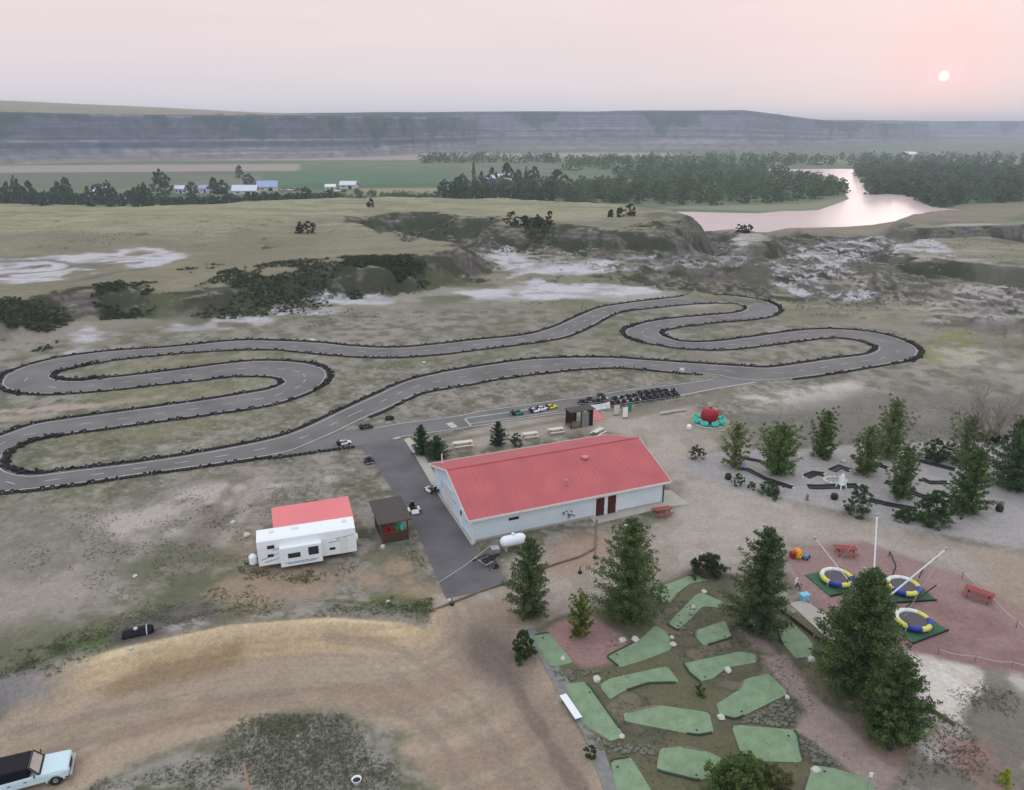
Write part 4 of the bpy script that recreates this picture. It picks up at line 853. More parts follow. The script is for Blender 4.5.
# ---- apple ride
p = G(709, 423); t = empty('apple_ride', (p[0], p[1], 0), 0, 'round kiddie ride with a big red apple in a ring of teal cars', 'fairground ride')
MB().lathe([(2.35, 0), (2.4, .12), (2.35, .22), (.3, .25)], (0, 0, 0), 28).build('turntable', M['steel'], t)
ap = MB().lathe([(.35, .35), (.85, .3), (1.15, .7), (1.25, 1.25), (1.2, 1.75), (.95, 2.15), (.55, 2.3), (.22, 2.2), (.05, 2.1)], (0, 0, 0), 24).build('apple', M['red'], t, smooth_=True)
MB().tube([(0, 0, 2.1), (.05, 0, 2.4), (.14, 0, 2.6)], [.06, .05, .04], 6).build('stem', M['darkwood'], ap)
for k in range(8):
    a = k*math.pi/4+.2; q = MB().lathe([(.34, 0), (.5, .12), (.54, .42), (.5, .5), (.40, .46), (.36, .2), (.02, .16)], (1.9*math.cos(a), 1.9*math.sin(a), .24), 14).build('car', M['teal'], t, smooth_=True)
    MB().box((2.15*math.cos(a), 2.15*math.sin(a), .72), (.12, .5, .42), a).build('seat_back', M['teal'], q)
slab('ride_pad', [(p[0]+3.35*math.cos(i*math.pi/16), p[1]+3.3*math.sin(i*math.pi/16)) for i in range(32)], .03, .06, mat('ride_gravel', S((146,136,118)), rough=.95, var=.15, scale=2), kind='structure')
q = G(689, 429); o = MB().lathe([(.3, 0), (.34, .1), (.34, .5), (.28, .6), (.05, .62)], (q[0], q[1], 0), 12).build('ticket_drum', M['whitepaint']); tag(o, 'small white drum at the left foot of the apple ride', 'drum')

# ---- trampolines and bungee masts
TC = [(836, 582), (902, 590.5), (912, 625), (860, 622)]
labs = ['blue and yellow inflatable ring trampoline furthest left behind the big tree', 'ring trampoline at the back right under the leaning white mast', 'ring trampoline nearest the white sand on a green mat', 'ring trampoline mostly hidden behind the big conifer']
tr = empty('bungee_trampoline', (0, 0, 0), 0, labs[2], 'trampoline', 'inflatable ring trampolines')
MB().box((0, 0, .06), (5.0, 4.2, .12)).build('mat', M['matgreen'], tr, bevel=.03)
MB().box((0, -2.14, .1), (5.1, .1, .2)).build('mat_edge', M['black'], tr)
MB().lathe([(1.3, .62), (1.3, .65), (.01, .60)], (0, 0, 0), 24).build('bed', M['bed'], tr)
for k in range(8):
    a0 = k*math.pi/4+math.pi/8-math.pi/4*0; MB().torus((0, 0, .60), 1.55, .26, 5, 10, 'z', a0, a0+math.pi/4).build('ring_segment', [M['yellowvinyl'], M['bluevinyl'], M['yellowvinyl'], M['whitevinyl'], M['whitevinyl'], M['whitevinyl'], M['yellowvinyl'], M['bluevinyl']][(k+3) % 8], tr, smooth_=True)
for k in range(4):
    a = k*math.pi/2+.3; MB().tube([(1.5*math.cos(a), 1.5*math.sin(a), .4), (1.7*math.cos(a), 1.7*math.sin(a), .05)], .06, 6).build('leg', M['steel'], tr)
tr.scale = (.84, .84, .9)
for i, (px, py) in enumerate(TC):
    p = G(px, py); rz = (.30, .1, .42, .35)[i]
    if i == 2: tr.location = (p[0], p[1], 0); tr.rotation_euler.z = rz
    else: clone(tr, (p[0], p[1], 0), rz, labs[i])
MC = G(873, 606); t = empty('bungee_mast_frame', (MC[0], MC[1], 0), 0, 'white leaning bungee masts with ropes rising between the ring trampolines', 'bungee frame')
tops = [(*G(877, 515, 7.2), 7.2), (*G(946, 549, 6.2), 6.2), (*G(815, 538, 6.2), 6.2)]; tops.append((MC[0]-3.4, MC[1]-3.6, 6.2))
for i, tp in enumerate(tops):
    l_ = (tp[0]-MC[0], tp[1]-MC[1], tp[2]); b_ = (l_[0]*.08, l_[1]*.08, .1); MB().tube([b_, l_], [.085, .06] if i < 2 else [.045, .035], 8).build('mast', M['whitepaint'], t)
    MB().lathe([(.10, -.1), (.13, 0), (.1, .12)], l_, 8).build('pulley', M['steel'], t)
    j = TC[(0, 1, 2, 3)[i]] if i < 2 else TC[(0, 3)[i-2]]
for i, (ti, ci) in enumerate(((0, 0), (0, 1), (1, 2), (1, 1), (2, 0), (3, 3))):
    c_ = G(*TC[ci]); e = (c_[0]-MC[0]+(.8 if i % 2 else -.8), c_[1]-MC[1], .9); l_ = (tops[ti][0]-MC[0], tops[ti][1]-MC[1], tops[ti][2]); MB().tube([l_, e], .012, 4).build('elastic_rope', M['rope'], t)
MB().box((0, 0, .15), (1.2, 1.2, .3)).build('base_frame', M['black'], t)
mb = MB(); q = G(889, 560); 
for (a, b) in (((889, 556), (895, 570)), ((895, 570), (890, 585)), ((922, 573), (918, 582)), ((905, 612), (935, 590))):
    A0, B0 = G(*a), G(*b); z0 = .5
    mb.tube([(A0[0], A0[1], z0), (B0[0], B0[1], z0)], .07, 5)
    mb.tube([(A0[0], A0[1], 0), (A0[0], A0[1], z0)], .05, 5)
o = mb.build('harness_rail', M['black']); tag(o, 'low black rails with harness bars round the back right trampoline', 'rail')
A0, B0 = G(438, 584), G(491, 556); o = MB().tube([(A0[0], A0[1], .1), ((A0[0]+B0[0])/2, (A0[1]+B0[1])/2, .5), (B0[0], B0[1], 1.2)], .03, 5).build('cable', M['rope']); tag(o, 'pale cable crossing the foot of the driveway to the scrap pile', 'cable')
# rope fence
pts = [(800, 545), (960, 566), (972, 584), (1000, 612), (1040, 640)]; t = empty('rope_fence', (*G(960, 566), 0), 0, 'sagging pale rope fence on thin posts beside the right red picnic table', 'rope fence'); O = G(960, 566)
W_ = GP([(936, 560), (962, 578), (990, 603), (1016, 628), (1044, 650)])
for a in W_: MB().tube([(a[0]-O[0], a[1]-O[1], 0), (a[0]-O[0], a[1]-O[1], .8)], .035, 6).build('post', M['wood'], t)
for a, b in zip(W_, W_[1:]):
    MB().tube([(a[0]+(b[0]-a[0])*k/6-O[0], a[1]+(b[1]-a[1])*k/6-O[1], .75-.22*math.sin(math.pi*k/6)) for k in range(7)], .03, 5).build('rope', M['rope'], t)
W2 = GP([(938, 654), (975, 661), (1012, 667), (1050, 672)]); t = empty('rope_fence', (*W2[0], 0), 0, 'low rope line on short posts between the red chips and the white sand', 'rope fence'); O = W2[0]
for a in W2: MB().tube([(a[0]-O[0], a[1]-O[1], 0), (a[0]-O[0], a[1]-O[1], .5)], .03, 6).build('post', M['wood'], t)
for a, b in zip(W2, W2[1:]): MB().tube([(a[0]+(b[0]-a[0])*k/6-O[0], a[1]+(b[1]-a[1])*k/6-O[1], .46-.15*math.sin(math.pi*k/6)) for k in range(7)], .025, 5).build('rope', M['rope'], t)
# toys and bins on the red chips
p = G(797, 558); t = empty('spring_toy', (p[0], p[1], 0), .2, 'orange and red climbing toy standing on the red chips', 'play toy')
MB().box((0, 0, .55), (.55, .8, .9)).build('orange_block', M['orange'], t, bevel=.12); MB().box((-.5, .1, .4), (.4, .6, .6)).build('red_block', M['red'], t, bevel=.1); MB().torus((0, -.42, .6), .22, .06, 12, 6, 'y').build('ring', M['yellow'], t)
p = G(806, 558.5); t = empty('ride_on_toy', (p[0], p[1], 0), .9, 'small blue ride-on toy next to the orange toy', 'play toy'); MB().box((0, 0, .32), (.9, .45, .4)).build('body', mat('dull_blue_plastic', S((92,130,160)), rough=.5), t, bevel=.1)
for x_ in (-.3, .3):
    for s in (-1, 1): MB().torus((x_, s*.25, .13), .08, .05, 10, 6, 'y').build('wheel', M['rubber'], t)
p = G(804, 600); t = empty('storage_bin', (p[0], p[1], 0), .3, 'light blue plastic bin beside the rope left of the big conifer', 'bin'); MB().box((0, 0, .3), (.75, .55, .55)).build('tub', M['sky_blue'], t, bevel=.05); MB().box((0, 0, .62), (.85, .62, .08)).build('lid', M['sky_blue'], t, bevel=.02)
p = G(798, 589); t = empty('folding_chair', (p[0], p[1], 0), .9, 'black folding chair with a white cover left of the trampolines', 'chair'); MB().box((0, 0, .45), (.5, .5, .06)).build('seat', M['black'], t); MB().box((0, .25, .75), (.5, .06, .55)).build('backrest', M['whitepaint'], t)
for x_ in (-.22, .22):
    for y_ in (-.22, .22): MB().tube([(x_, y_, 0), (x_, y_*.9, .45)], .025, 5).build('leg', M['black'], t)
o = MB().tube([(*G(783, 556, 2.6), 2.6), (*G(815, 610, .2), .2)], .02, 4).build('guy_rope', M['rope']); tag(o, 'thin pale guy rope slanting down past the light blue bin', 'rope')
p = G(815, 610); p2 = G(783, 556, 2.6); MB
o = MB().tube([(p2[0], p2[1], 0), (p2[0], p2[1], 2.7)], .04, 6).build('rope_post', M['steel']); tag(o, 'thin steel post holding the guy rope beside the orange toy', 'post')

# ---- mini golf greens
GREENS = [([(533,636),(548,633),(574,663),(552,668),(545,660)], 'small wedge-shaped green lane left of the pink chips'),
([(606,657),(640,640),(655,626),(668,633),(672,650),(640,662),(620,668)], 'green lane right under the second big conifer with white stones'),
([(564,685),(586,682),(625,737),(610,742),(584,727)], 'long narrow green lane beside the white bench'),
([(599,686),(610,679),(667,666.6),(680,683),(648,683.6),(623,692),(610,700)], 'bent green lane just above the tapered lane in the middle left'),
([(683,664),(740,652),(756,655),(757,663),(727,668),(713,679),(700,682),(690,674)], 'wavy green lane below the third conifer with a round white stone'),
([(623,714),(657,705.5),(709,713),(714,733),(697,736),(625,722)], 'tapered green lane with dark rail at its right end'),
([(660,749),(682,747),(707,752),(722,759),(718,778),(697,781),(656,771)], 'green lane just left of the light green bottom bush'),
([(610,761),(631,757.6),(652,792),(660,815),(622,815)], 'green lane cut by the bottom edge left of the others'),
([(652,590),(695,574.5),(709,580.5),(690,584),(678,593),(671,603),(655,602)], 'green lane at the back right of the second conifer by the dark bush'),
([(699,592),(729,605),(731,610),(703,606.4),(688,622),(678,631),(667,625)], 'angled green lane between the second and third conifers'),
([(696,631),(725,621),(732,638),(704,646.5),(696,638)], 'small green lane with a pale curved kerb left of the third conifer'),
([(778,629),(791,622),(814,644.5),(811,657),(796,659),(781,642)], 'rounded green lane right of the third conifer beside the concrete path'),
([(716,705),(738,691),(744,680),(768,674),(789,694),(736,720),(720,716)], 'broad kite-shaped green lane beside the grey rubble wedge'),
([(731,725),(796,730.5),(803,763),(764,762),(742,758)], 'square faded green lane behind the bottom bush'),
([(812.5,766),(824,766),(868,779),(882,800),(880,822),(795,822)], 'green lane cut by the bottom edge with a white flag post'),
([(903,736),(918,717),(938,724),(925,740)], 'sliver of green lane behind the rightmost big conifer')]
for i, (px, lab) in enumerate(GREENS):
    P = GP(px); c_ = np.mean(P, axis=0); t = empty('golf_green', (c_[0], c_[1], 0), 0, lab, 'golf lane', 'mini golf lanes')
    L = [(p[0]-c_[0], p[1]-c_[1]) for p in P]; Ls = [tuple(q) for q in smooth(L, 4, True)]
    Ls = [tuple(np.array(a)*.5+np.array(b)*.5) for a, b in zip(Ls, Ls)]
    lo = []
    for k in range(len(L)):                       # straight sides with softly rounded corners
        a, b, c2_ = np.array(L[k-1]), np.array(L[k]), np.array(L[(k+1) % len(L)])
        lo += [tuple(b+(a-b)*.14), tuple(b+(a-b)*.035+(c2_-b)*.035), tuple(b+(c2_-b)*.14)]
    MB().prism(lo, .0, .07).build('turf', M['turf'], t)
    n = len(lo); s0 = rnd.randrange(n); k0 = max(3, n//4); mb = MB(); mb.tube([(*lo[(s0+k) % n], .10) for k in range(k0)], .07, 6); mb.build('dark_rail', mat('dark_green_rail', S((58,72,58)), rough=.7), t)
    s1 = (s0+n//2) % n; mb = MB(); mb.tube([(*lo[(s1+k) % n], .06) for k in range(3)], .09, 6); mb.build('timber_edge', M['wood'], t)
    q = np.mean(lo[s0:s0+2] if s0 < n-2 else lo[:2], axis=0)*.75; MB().tube([(q[0], q[1], .07), (q[0], q[1], .074)], .09, 10).build('cup', M['black'], t)
def rock_mesh(seed, r=1.0):
    rr = random.Random(seed); bm = bmesh.new(); bmesh.ops.create_icosphere(bm, subdivisions=2, radius=r)
    for v in bm.verts: v.co *= rr.uniform(.8, 1.12); v.co.z *= .65
    me = bpy.data.meshes.new('rock'); bm.to_mesh(me); bm.free(); return me
rk = [rock_mesh(k) for k in range(3)]
for me in rk: me.materials.append(M['stone'])
ROCKS = [(563,659,.28,'white stone on the small wedge-shaped green'),(622,641,.34,'white stone left of the dark hollow under the second conifer'),(635,640.5,.38,'white stone right of the dark hollow under the second conifer'),(673,645,.30,'upright pale stone at the tip of the green under the second conifer'),(672,638,.22,'small pale stone above the upright pale stone'),(693,608,.28,'white stone at the bend of the angled green'),(704,592.5,.30,'white stone at the top corner of the angled green'),(728,671,.36,'round white stone on the wavy green'),(597,680,.34,'pale stone above the bent green lane'),(622,737,.22,'small white stone at the lower tip of the long narrow green'),(815,771,.35,'pale yellowish stone on the green at the bottom'),(787,698,.26,'white stone at the right tip of the kite-shaped green'),(721,718,.30,'pale stone under the left tip of the kite-shaped green'),(811,660,.32,'white stone at the foot of the rounded green'),(135,577,.28,'lone white stone in the left grass above the black tank'),(388,602,.22,'white stone in the bright green weeds'),(131,649,.20,'white stone at the foot of the black tank'),(450,601,.22,'white stone at the bottom left corner of the driveway'),(247,536,.4,'pale boulder left of the trailer'),(233,523,.3,'flat pale rock by the dirt path above the trailer'),(383,547,.3,'pale rock at the front corner of the brown stall'),(424,363,.35,'pale rock in the infield'),(682,371,.55,'white block beside the upper kart lane'),(843,462,.4,'white stone at the back edge of the grey gravel court')]
for i, (px, py, r, lab) in enumerate(ROCKS):
    x, y, z = hit(px, py); o = bpy.data.objects.new('rock', rk[i % 3]); col.objects.link(o); o.location = (x, y, z+r*.3); o.scale = (r, r*rnd.uniform(.7, 1), r*rnd.uniform(.8, 1.1)); o.rotation_euler.z = rnd.uniform(0, 6); tag(o, lab, 'stone')
# white bench, flag post, bucket, marker stake
p = G(570.5, 711); q = G(562.5, 698); q2 = G(578, 721); brz, BL = frame_of(q, q2)
t = empty('white_bench', (p[0], p[1], 0), brz, 'long white bench at the edge of the grey kerb by the narrow green', 'bench')
MB().box((0, 0, .45), (BL*1.02, .55, .06)).build('seat', M['whitepaint'], t, bevel=.01)
for x_ in (-BL*.38, BL*.38): MB().box((x_, 0, .21), (.1, .45, .42)).build('leg', M['wood'], t)
p = G(867, 790); t = empty('flag_post', (p[0], p[1], .07), 0, 'thin post with a small white flag on the bottom green', 'flag'); MB().tube([(0, 0, 0), (0, 0, 1.3)], .03, 6).build('pole', M['steel'], t); MB().box((.06, 0, 1.2), (.22, .05, .35)).build('flag', M['whitepaint'], t)
p = G(357, 784); t = empty('bucket', (p[0], p[1], zat(*p)), 0, 'white bucket with a dark inside on the scrub patch', 'bucket'); MB().lathe([(.24, 0), (.30, .42), (.33, .44), (.28, .44), (.24, .1), (.01, .08)], (0, 0, 0), 16).build('shell', M['whitepaint'], t, smooth_=True); MB().lathe([(.26, .3), (.01, .31)], (0, 0, 0), 14).build('dark_inside', M['black'], t)  # flat black disc makes the inside dark
p = G(251, 800); tpz = 1.9; tp = G(243, 762, tpz); o = MB().tube([(p[0], p[1], 0), ((p[0]+tp[0])/2+.04, (p[1]+tp[1])/2, tpz/2), (tp[0], tp[1], tpz)], [.07, .055, .03], 7).build('marker_stake', mat('orange_wood', S((186,128,84)), rough=.8, var=.2, scale=4)); tag(o, 'leaning orange-brown stake in the scrub at the bottom', 'stake')
W3 = GP([(430,612),(450,604),(480,592),(506,583),(557,564),(579,557.5),(595,549),(596,530),(597,521)]); O = W3[0]
t = empty('timber_edging', (*O, 0), 0, 'line of weathered timber edging running from driveway foot to the clubhouse doors', 'edging')
for a, b in zip(W3, W3[1:]): MB().tube([(a[0]-O[0], a[1]-O[1], .1), (b[0]-O[0], b[1]-O[1], .1)], .11, 6).build('timber', M['wood'], t)
for px, py, lab in ((452, 605, 'short dark bollard at the driveway foot'), (580, 573, 'short dark bollard on the dirt below the timber edging'), (595, 558, 'short dark bollard at the bend of the timber edging')):
    p = G(px, py); t = empty('bollard', (p[0], p[1], 0), 0, lab, 'bollard', 'short bollards along the timber edging'); MB().tube([(0, 0, 0), (0, 0, .8)], .06, 8).build('post', M['wood'], t); MB().lathe([(.2, 0), (.2, .2), (.08, .24)], (0, 0, 0), 10).build('base', M['black'], t)
p = G(627, 527); slab('stepping_slab', [(p[0]-.5, p[1]-.4), (p[0]+.5, p[1]-.3), (p[0]+.45, p[1]+.5), (p[0]-.55, p[1]+.4)], .08, .1, M['trim'], 'small white square slab on the dirt right of the conifer tip', 'slab')
# golf boundary boards between golf and sand
a_, b_ = G(905, 695), G(955, 727); brz, BL = frame_of(a_, b_); o = MB().box((BL/2, 0, .18), (BL, .08, .36)).build('edge_board', M['wood'], loc=(a_[0], a_[1], 0), rz=brz); tag(o, 'weathered board along the lower edge of the white sand', 'board')
a_, b_ = G(781, 612), G(842, 658); brz, BL = frame_of(a_, b_); o = MB().box((BL/2, 0, .16), (BL, .08, .32)).build('edge_board', M['darkwood'], loc=(a_[0], a_[1], 0), rz=brz); tag(o, 'dark board between the rounded green and the concrete path', 'board')

# ---- black lanes on the gravel court
LANES = [([(742,458),(762,462)], .5, 'short black lane between the two left trees of the gravel court'), ([(738,469),(748,470),(765,479),(792,488)], .6, 'long bent black lane at the left of the gravel court'), ([(806,477),(815,473.5),(824,475)], 1.0, 'black chevron lane left of the stone ring'), ([(832,471),(840,467),(850,471)], .9, 'black chevron lane behind the stone ring'), ([(808,487),(818,487.5),(858,486)], .9, 'wide black lane in front of the white frame'), ([(868,461),(888,469)], .6, 'black lane behind the middle willows'), ([(911,459),(925,462.5),(955,470)], .8, 'black lane at the back right of the gravel court'), ([(921,479),(930,483),(948,483)], .7, 'crooked black lane inside the right part of the court'), ([(908,491),(920,496),(932,499)], .7, 'black lane between the right willows'), ([(870,500),(885,504),(917,510)], .8, 'black lane in the front right of the court'), ([(885,482),(892,484)], .8, 'stub of black lane beside the middle willow')]
for px, w_, lab in LANES:
    P = GP(px); O = P[0]; t = empty('golf_lane', (O[0], O[1], 0), 0, lab, 'golf lane', 'black lanes on the gravel court'); L = np.array(P)-np.array(O)
    a = offset_line(L, w_/2); b = offset_line(L, -w_/2); MB().prism([tuple(q) for q in a]+[tuple(q) for q in b[::-1]], 0, .06).build('carpet', M['black'], t)
    for e in (a, b): MB().tube([(q[0], q[1], .09) for q in e], .08, 5).build('edge_rail', M['black'], t)
    MB().lathe([(.18, 0), (.2, .12), (.05, .16)], (L[-1][0]*1.03, L[-1][1]*1.03, 0), 8).build('end_stone', M['stone'], t)
p = G(841, 488); t = empty('toy_windmill', (p[0], p[1], 0), .3, 'small white A-frame windmill tower on the wide black lane', 'windmill')
for a in range(4): MB().tube([(.6*math.cos(a*math.pi/2+.78), .6*math.sin(a*math.pi/2+.78), 0), (.12*math.cos(a*math.pi/2+.78), .12*math.sin(a*math.pi/2+.78), 1.7)], .07, 6).build('leg', M['whitepaint'], t)
MB().lathe([(.4, .5), (.3, .9), (.2, 1.4), (.16, 1.7), (.02, 1.95)], (0, 0, 0), 8).build('tower', M['whitepaint'], t)
p = G(835, 481); t = empty('stone_ring', (p[0], p[1], 0), 0, 'oval ring of grey stones left behind the white windmill', 'stone ring')
for k in range(14):
    a = k*math.pi/7; o = bpy.data.objects.new('stone', rk[k % 3]); col.objects.link(o); o.parent = t; o.location = (1.3*math.cos(a), .9*math.sin(a), .1); o.scale = (.26, .26, .26)
for px, py, h_, mm, lab in ((744, 468, .9, 'sky_blue', 'small pale blue statue at the head of the long bent lane'), (853, 461, .9, 'stone', 'pale statue post at the back edge of the court'), (802, 477, .6, 'stone', 'short pale post left of the black chevron'), (807, 500, .8, 'wood', 'short wooden post at the front edge of the gravel court')):
    p = G(px, py); o = MB().lathe([(.24, 0), (.2, .12), (.1, .2), (.16, h_*.55), (.09, h_*.75), (.13, h_*.88), (.02, h_)], (p[0], p[1], 0), 9).build('garden_post', M[mm]); tag(o, lab, 'post')
for px, py, lab in ((728, 479, 'black barrel at the left tip of the gravel court'), (834, 499, 'black ball-shaped tub in front of the wide black lane'), (999, 511, 'black tub right of the right willows')):
    p = G(px, py); o = MB().lathe([(.3, 0), (.4, .2), (.4, .5), (.3, .7), (.02, .72)], (p[0], p[1], 0), 12).build('tub', M['black']); tag(o, lab, 'tub')

# ---- black tank on a skid
a_, b_ = G(122, 650), G(152, 643); brz, BL = frame_of(a_, b_); t = empty('tank_trailer', (a_[0], a_[1], 0), brz, 'black cylindrical tank cart with one red wheel in the left grass', 'tank cart')
vs = MB().lathe([(.02, -1.2), (.45, -1.15), (.58, -1.0), (.6, 0), (.58, 1.0), (.45, 1.15), (.02, 1.2)], (0, 0, 0), 18); MB().add([(v[2]+1.3, v[0]+.5, v[1]*.95+.85) for v in vs.v], vs.f).build('tank', M['navy'] if False else M['softtop'], t, smooth_=True)
MB().torus((2.0, .5, .85), .6, .05, 20, 6, 'x').build('strap', M['steel'], t); MB().box((1.3, .5, .2), (2.6, .9, .16)).build('skid', M['black'], t); MB().lathe([(.16, 0), (.16, .12), (.02, .14)], (1.2, .4, 1.4), 10).build('hatch', M['stone'], t)
w = MB().torus((.05, .1, .35), .24, .1, 14, 7, 'x').build('wheel', M['rubber'], t); MB().lathe([(.2, -.04), (.2, .04)], (.0, .1, .35), 10).build('hub', M['redwood'], w)
MB().torus((.05, .95, .35), .24, .1, 14, 7, 'x').build('wheel', M['rubber'], t); MB().tube([(2.6, .5, .2), (3.4, .5, .12)], .05, 6).build('drawbar', M['black'], t)

# ---- pale blue soft-top utility vehicle
h0, h1 = np.array(G(0, 786.3, 1.0)), np.array(G(46, 774, 1.0)); vrz = math.atan2(*(h1-h0)[::-1])
ff = G(70.5, 761.5, .8); t = empty('utility_vehicle', (ff[0], ff[1], 0), vrz, 'pale blue boxy off-road car with a black soft top on the tan dirt', 'off-road car')
t.scale = (1.06, 1.06, 1.06)
def yz_loft(sections):                            # sections: (x, half width, z bottom, z top, top half width)
    mb = MB(); vs = []
    for x_, hw, zb, zt, tw in sections: vs += [(x_, -hw, zb), (x_, hw, zb), (x_, hw, zb+(zt-zb)*.72), (x_, tw, zt), (x_, -tw, zt), (x_, -hw, zb+(zt-zb)*.72)]
    fs = []
    for i in range(len(sections)-1):
        for k in range(6): fs.append((i*6+k, i*6+(k+1) % 6, (i+1)*6+(k+1) % 6, (i+1)*6+k))
    fs += [(5,4,3,2,1,0), tuple(range((len(sections)-1)*6, len(sections)*6))]
    return mb.add(vs, fs)
body = yz_loft([(0, .84, .52, .92, .78), (-.10, .88, .50, 1.0, .82), (-1.5, .90, .50, 1.08, .84), (-1.55, .90, .50, 1.08, .86), (-4.3, .90, .50, 1.06, .86), (-4.4, .86, .52, 1.0, .82)]).build('body', M['car'], t, bevel=.035)
yz_loft([(-1.98, .80, 1.06, 1.66, .74), (-2.05, .80, 1.06, 1.74, .76), (-3.9, .82, 1.06, 1.78, .78), (-4.25, .82, 1.06, 1.7, .74)]).build('soft_top', M['softtop'], t, bevel=.06)
ws = MB(); ws.add([(-1.52, -.78, 1.08), (-1.52, .78, 1.08), (-1.96, .70, 1.70), (-1.96, -.70, 1.70), (-1.58, -.78, 1.06), (-1.58, .78, 1.06), (-2.02, .70, 1.68), (-2.02, -.70, 1.68)], [(0,1,2,3), (7,6,5,4), (0,4,5,1), (2,6,7,3), (0,3,7,4), (1,5,6,2)]); w = ws.build('windshield', M['tan'], t)
mb = MB(); mb.tube([(-1.5, -.8, 1.08), (-1.94, -.72, 1.72), (-1.94, .72, 1.72), (-1.5, .8, 1.08), (-1.5, -.8, 1.08)], .045, 6); mb.build('frame', M['black'], w)
MB().box((-1.47, 0, 1.09), (.1, 1.6, .04)).build('cowl', M['black'], t)
for x_ in (-.75, -3.5):
    for s in (-1, 1):
        w = MB().torus((x_, s*.80, .38), .25, .13, 20, 8, 'y').build('wheel', M['rubber'], t); MB().torus((x_, s*.86, .38), .11, .05, 14, 6, 'y').build('rim', M['steel'], w)
        MB().torus((x_, s*.86, .40), .46, .07, 12, 6, 'y', 0, math.pi).build('wheel_arch', M['car'], t)
MB().box((.1, 0, .52), (.12, 1.75, .16)).build('bumper', M['steel'], t, bevel=.02); mb = MB()
for k in range(7): mb.box((.0, -.36+.12*k, .74), (.06, .05, .26))
mb.build('grille', M['black'], t)
for s in (-1, 1): MB().lathe([(.1, -.02), (.1, .02)], (0, 0, 0), 10); MB().tube([(-.02, s*.64, .76), (.03, s*.64, .76)], .1, 12).build('headlight', M['whitevinyl'], t)
for s in (-1, 1): q = MB().tube([(-1.7, s*.88, 1.1), (-1.68, s*1.05, 1.22)], .02, 5).build('mirror', M['black'], t); MB().box((-1.68, s*1.08, 1.26), (.06, .14, .18)).build('mirror_glass', M['glass'], q)
for x_ in (-2.25, -3.1): MB().box((x_, -.915, .88), (.16, .03, .04)).build('door_handle', M['black'], t)

# ---- tyres along the track edges
ty = MB().torus((0, 0, 0), .20, .10, 12, 6).build('tyre', M['rubber']); tyme = ty.data; bpy.data.objects.remove(ty)
cands = []
def near(P, seg, tol=1.6): return pdist(np.array(P)[:, 0], np.array(P)[:, 1], seg, 30) < tol
def rows(loop, sgn, skip):
    P = inset(np.array(resample(loop, .52, True)), -.38*sgn)
    bad = np.zeros(len(P), bool)
    for s_ in skip: bad |= near(P, GP(s_), 1.8)
    return P[~bad]
ra = rows(A_W, sA, [[(783,380),(760,381),(735,379.5),(712,377)], [(361,421),(340,431),(315,442),(298,450),(285,453)]])
rb = rows(B_W, -sB, [])
ex = np.array([p for p in resample(GP([(353,447.5),(335,450),(300,455),(268,459.5)]), .62)])
allp = [(*p, 0) for p in ra]+[(*p, 0) for p in rb]+[(*p, 0) for p in ex]
# two-high where the wall is thick (outside of the U turns)
thick = GP([(325,375)])+GP([(8,458)])+GP([(915,352)])+GP([(4,384)])+GP([(778,308)])+GP([(60,376)])+GP([(628,333)])
for p in list(allp):
    if min(math.hypot(p[0]-q[0], p[1]-q[1]) for q in thick) < 8: allp.append((p[0]+rnd.uniform(-.3, .3), p[1]+rnd.uniform(-.3, .3), .2)); allp.append((p[0]+rnd.uniform(-.5, .5), p[1]+rnd.uniform(-.5, .5), 0))
allp = [p for p in allp if p[1] > 20]
def inview(p):
    f = p[1]*math.cos(PITCH)+CZ*math.sin(PITCH); return abs(p[0]/f*F) < 505
allp.sort(key=lambda p: (not inview(p), math.hypot(p[0], p[1])))
big = MB(); base = tyme
tv = np.array([v.co[:] for v in tyme.vertices]); tf = [tuple(q.vertices) for q in tyme.polygons]
VV, FF = [], []
for i, p in enumerate(allp):
    tilt = rnd.choice((0, 0, 1)); a = rnd.uniform(0, 6.3); s_ = rnd.uniform(.95, 1.25)
    if i < 300:
        o = bpy.data.objects.new('tyre', tyme); col.objects.link(o); o.location = (p[0], p[1], .12+p[2]+(.1 if tilt else 0)); o.scale = (s_,)*3; o.rotation_euler = (.9*tilt, 0, a)
        tag(o, 'black tyre in the low wall edging the nearest stretches of the kart track', 'tyre', 'tyres walling the kart track')
    else:
        m_ = Matrix.Rotation(a, 3, 'Z') @ Matrix.Rotation(.9*tilt, 3, 'X'); q = (tv*s_) @ np.array(m_).T+np.array([p[0], p[1], .12+p[2]+(.1 if tilt else 0)]); VV.append(q); FF.append(np.array(tf)+len(tv)*(i-300))
o = np_mesh('tyre_rows', np.concatenate(VV), np.concatenate(FF), M['rubber'], kind='stuff'); tag(o, 'rows of black tyres walling the farther lanes of the kart track', 'tyres')
mb = MB()
for k in range(9): mb.torus((.35*(k % 3), .3*(k//3), .12+.2*(k % 2)), .22, .1, 12, 6)
p = G(387, 420); o = mb.build('tyre_heap', M['rubber'], loc=(p[0], p[1], 0)); tag(o, 'loose heap of black tyres at the tip of the grass wedge', 'tyres')

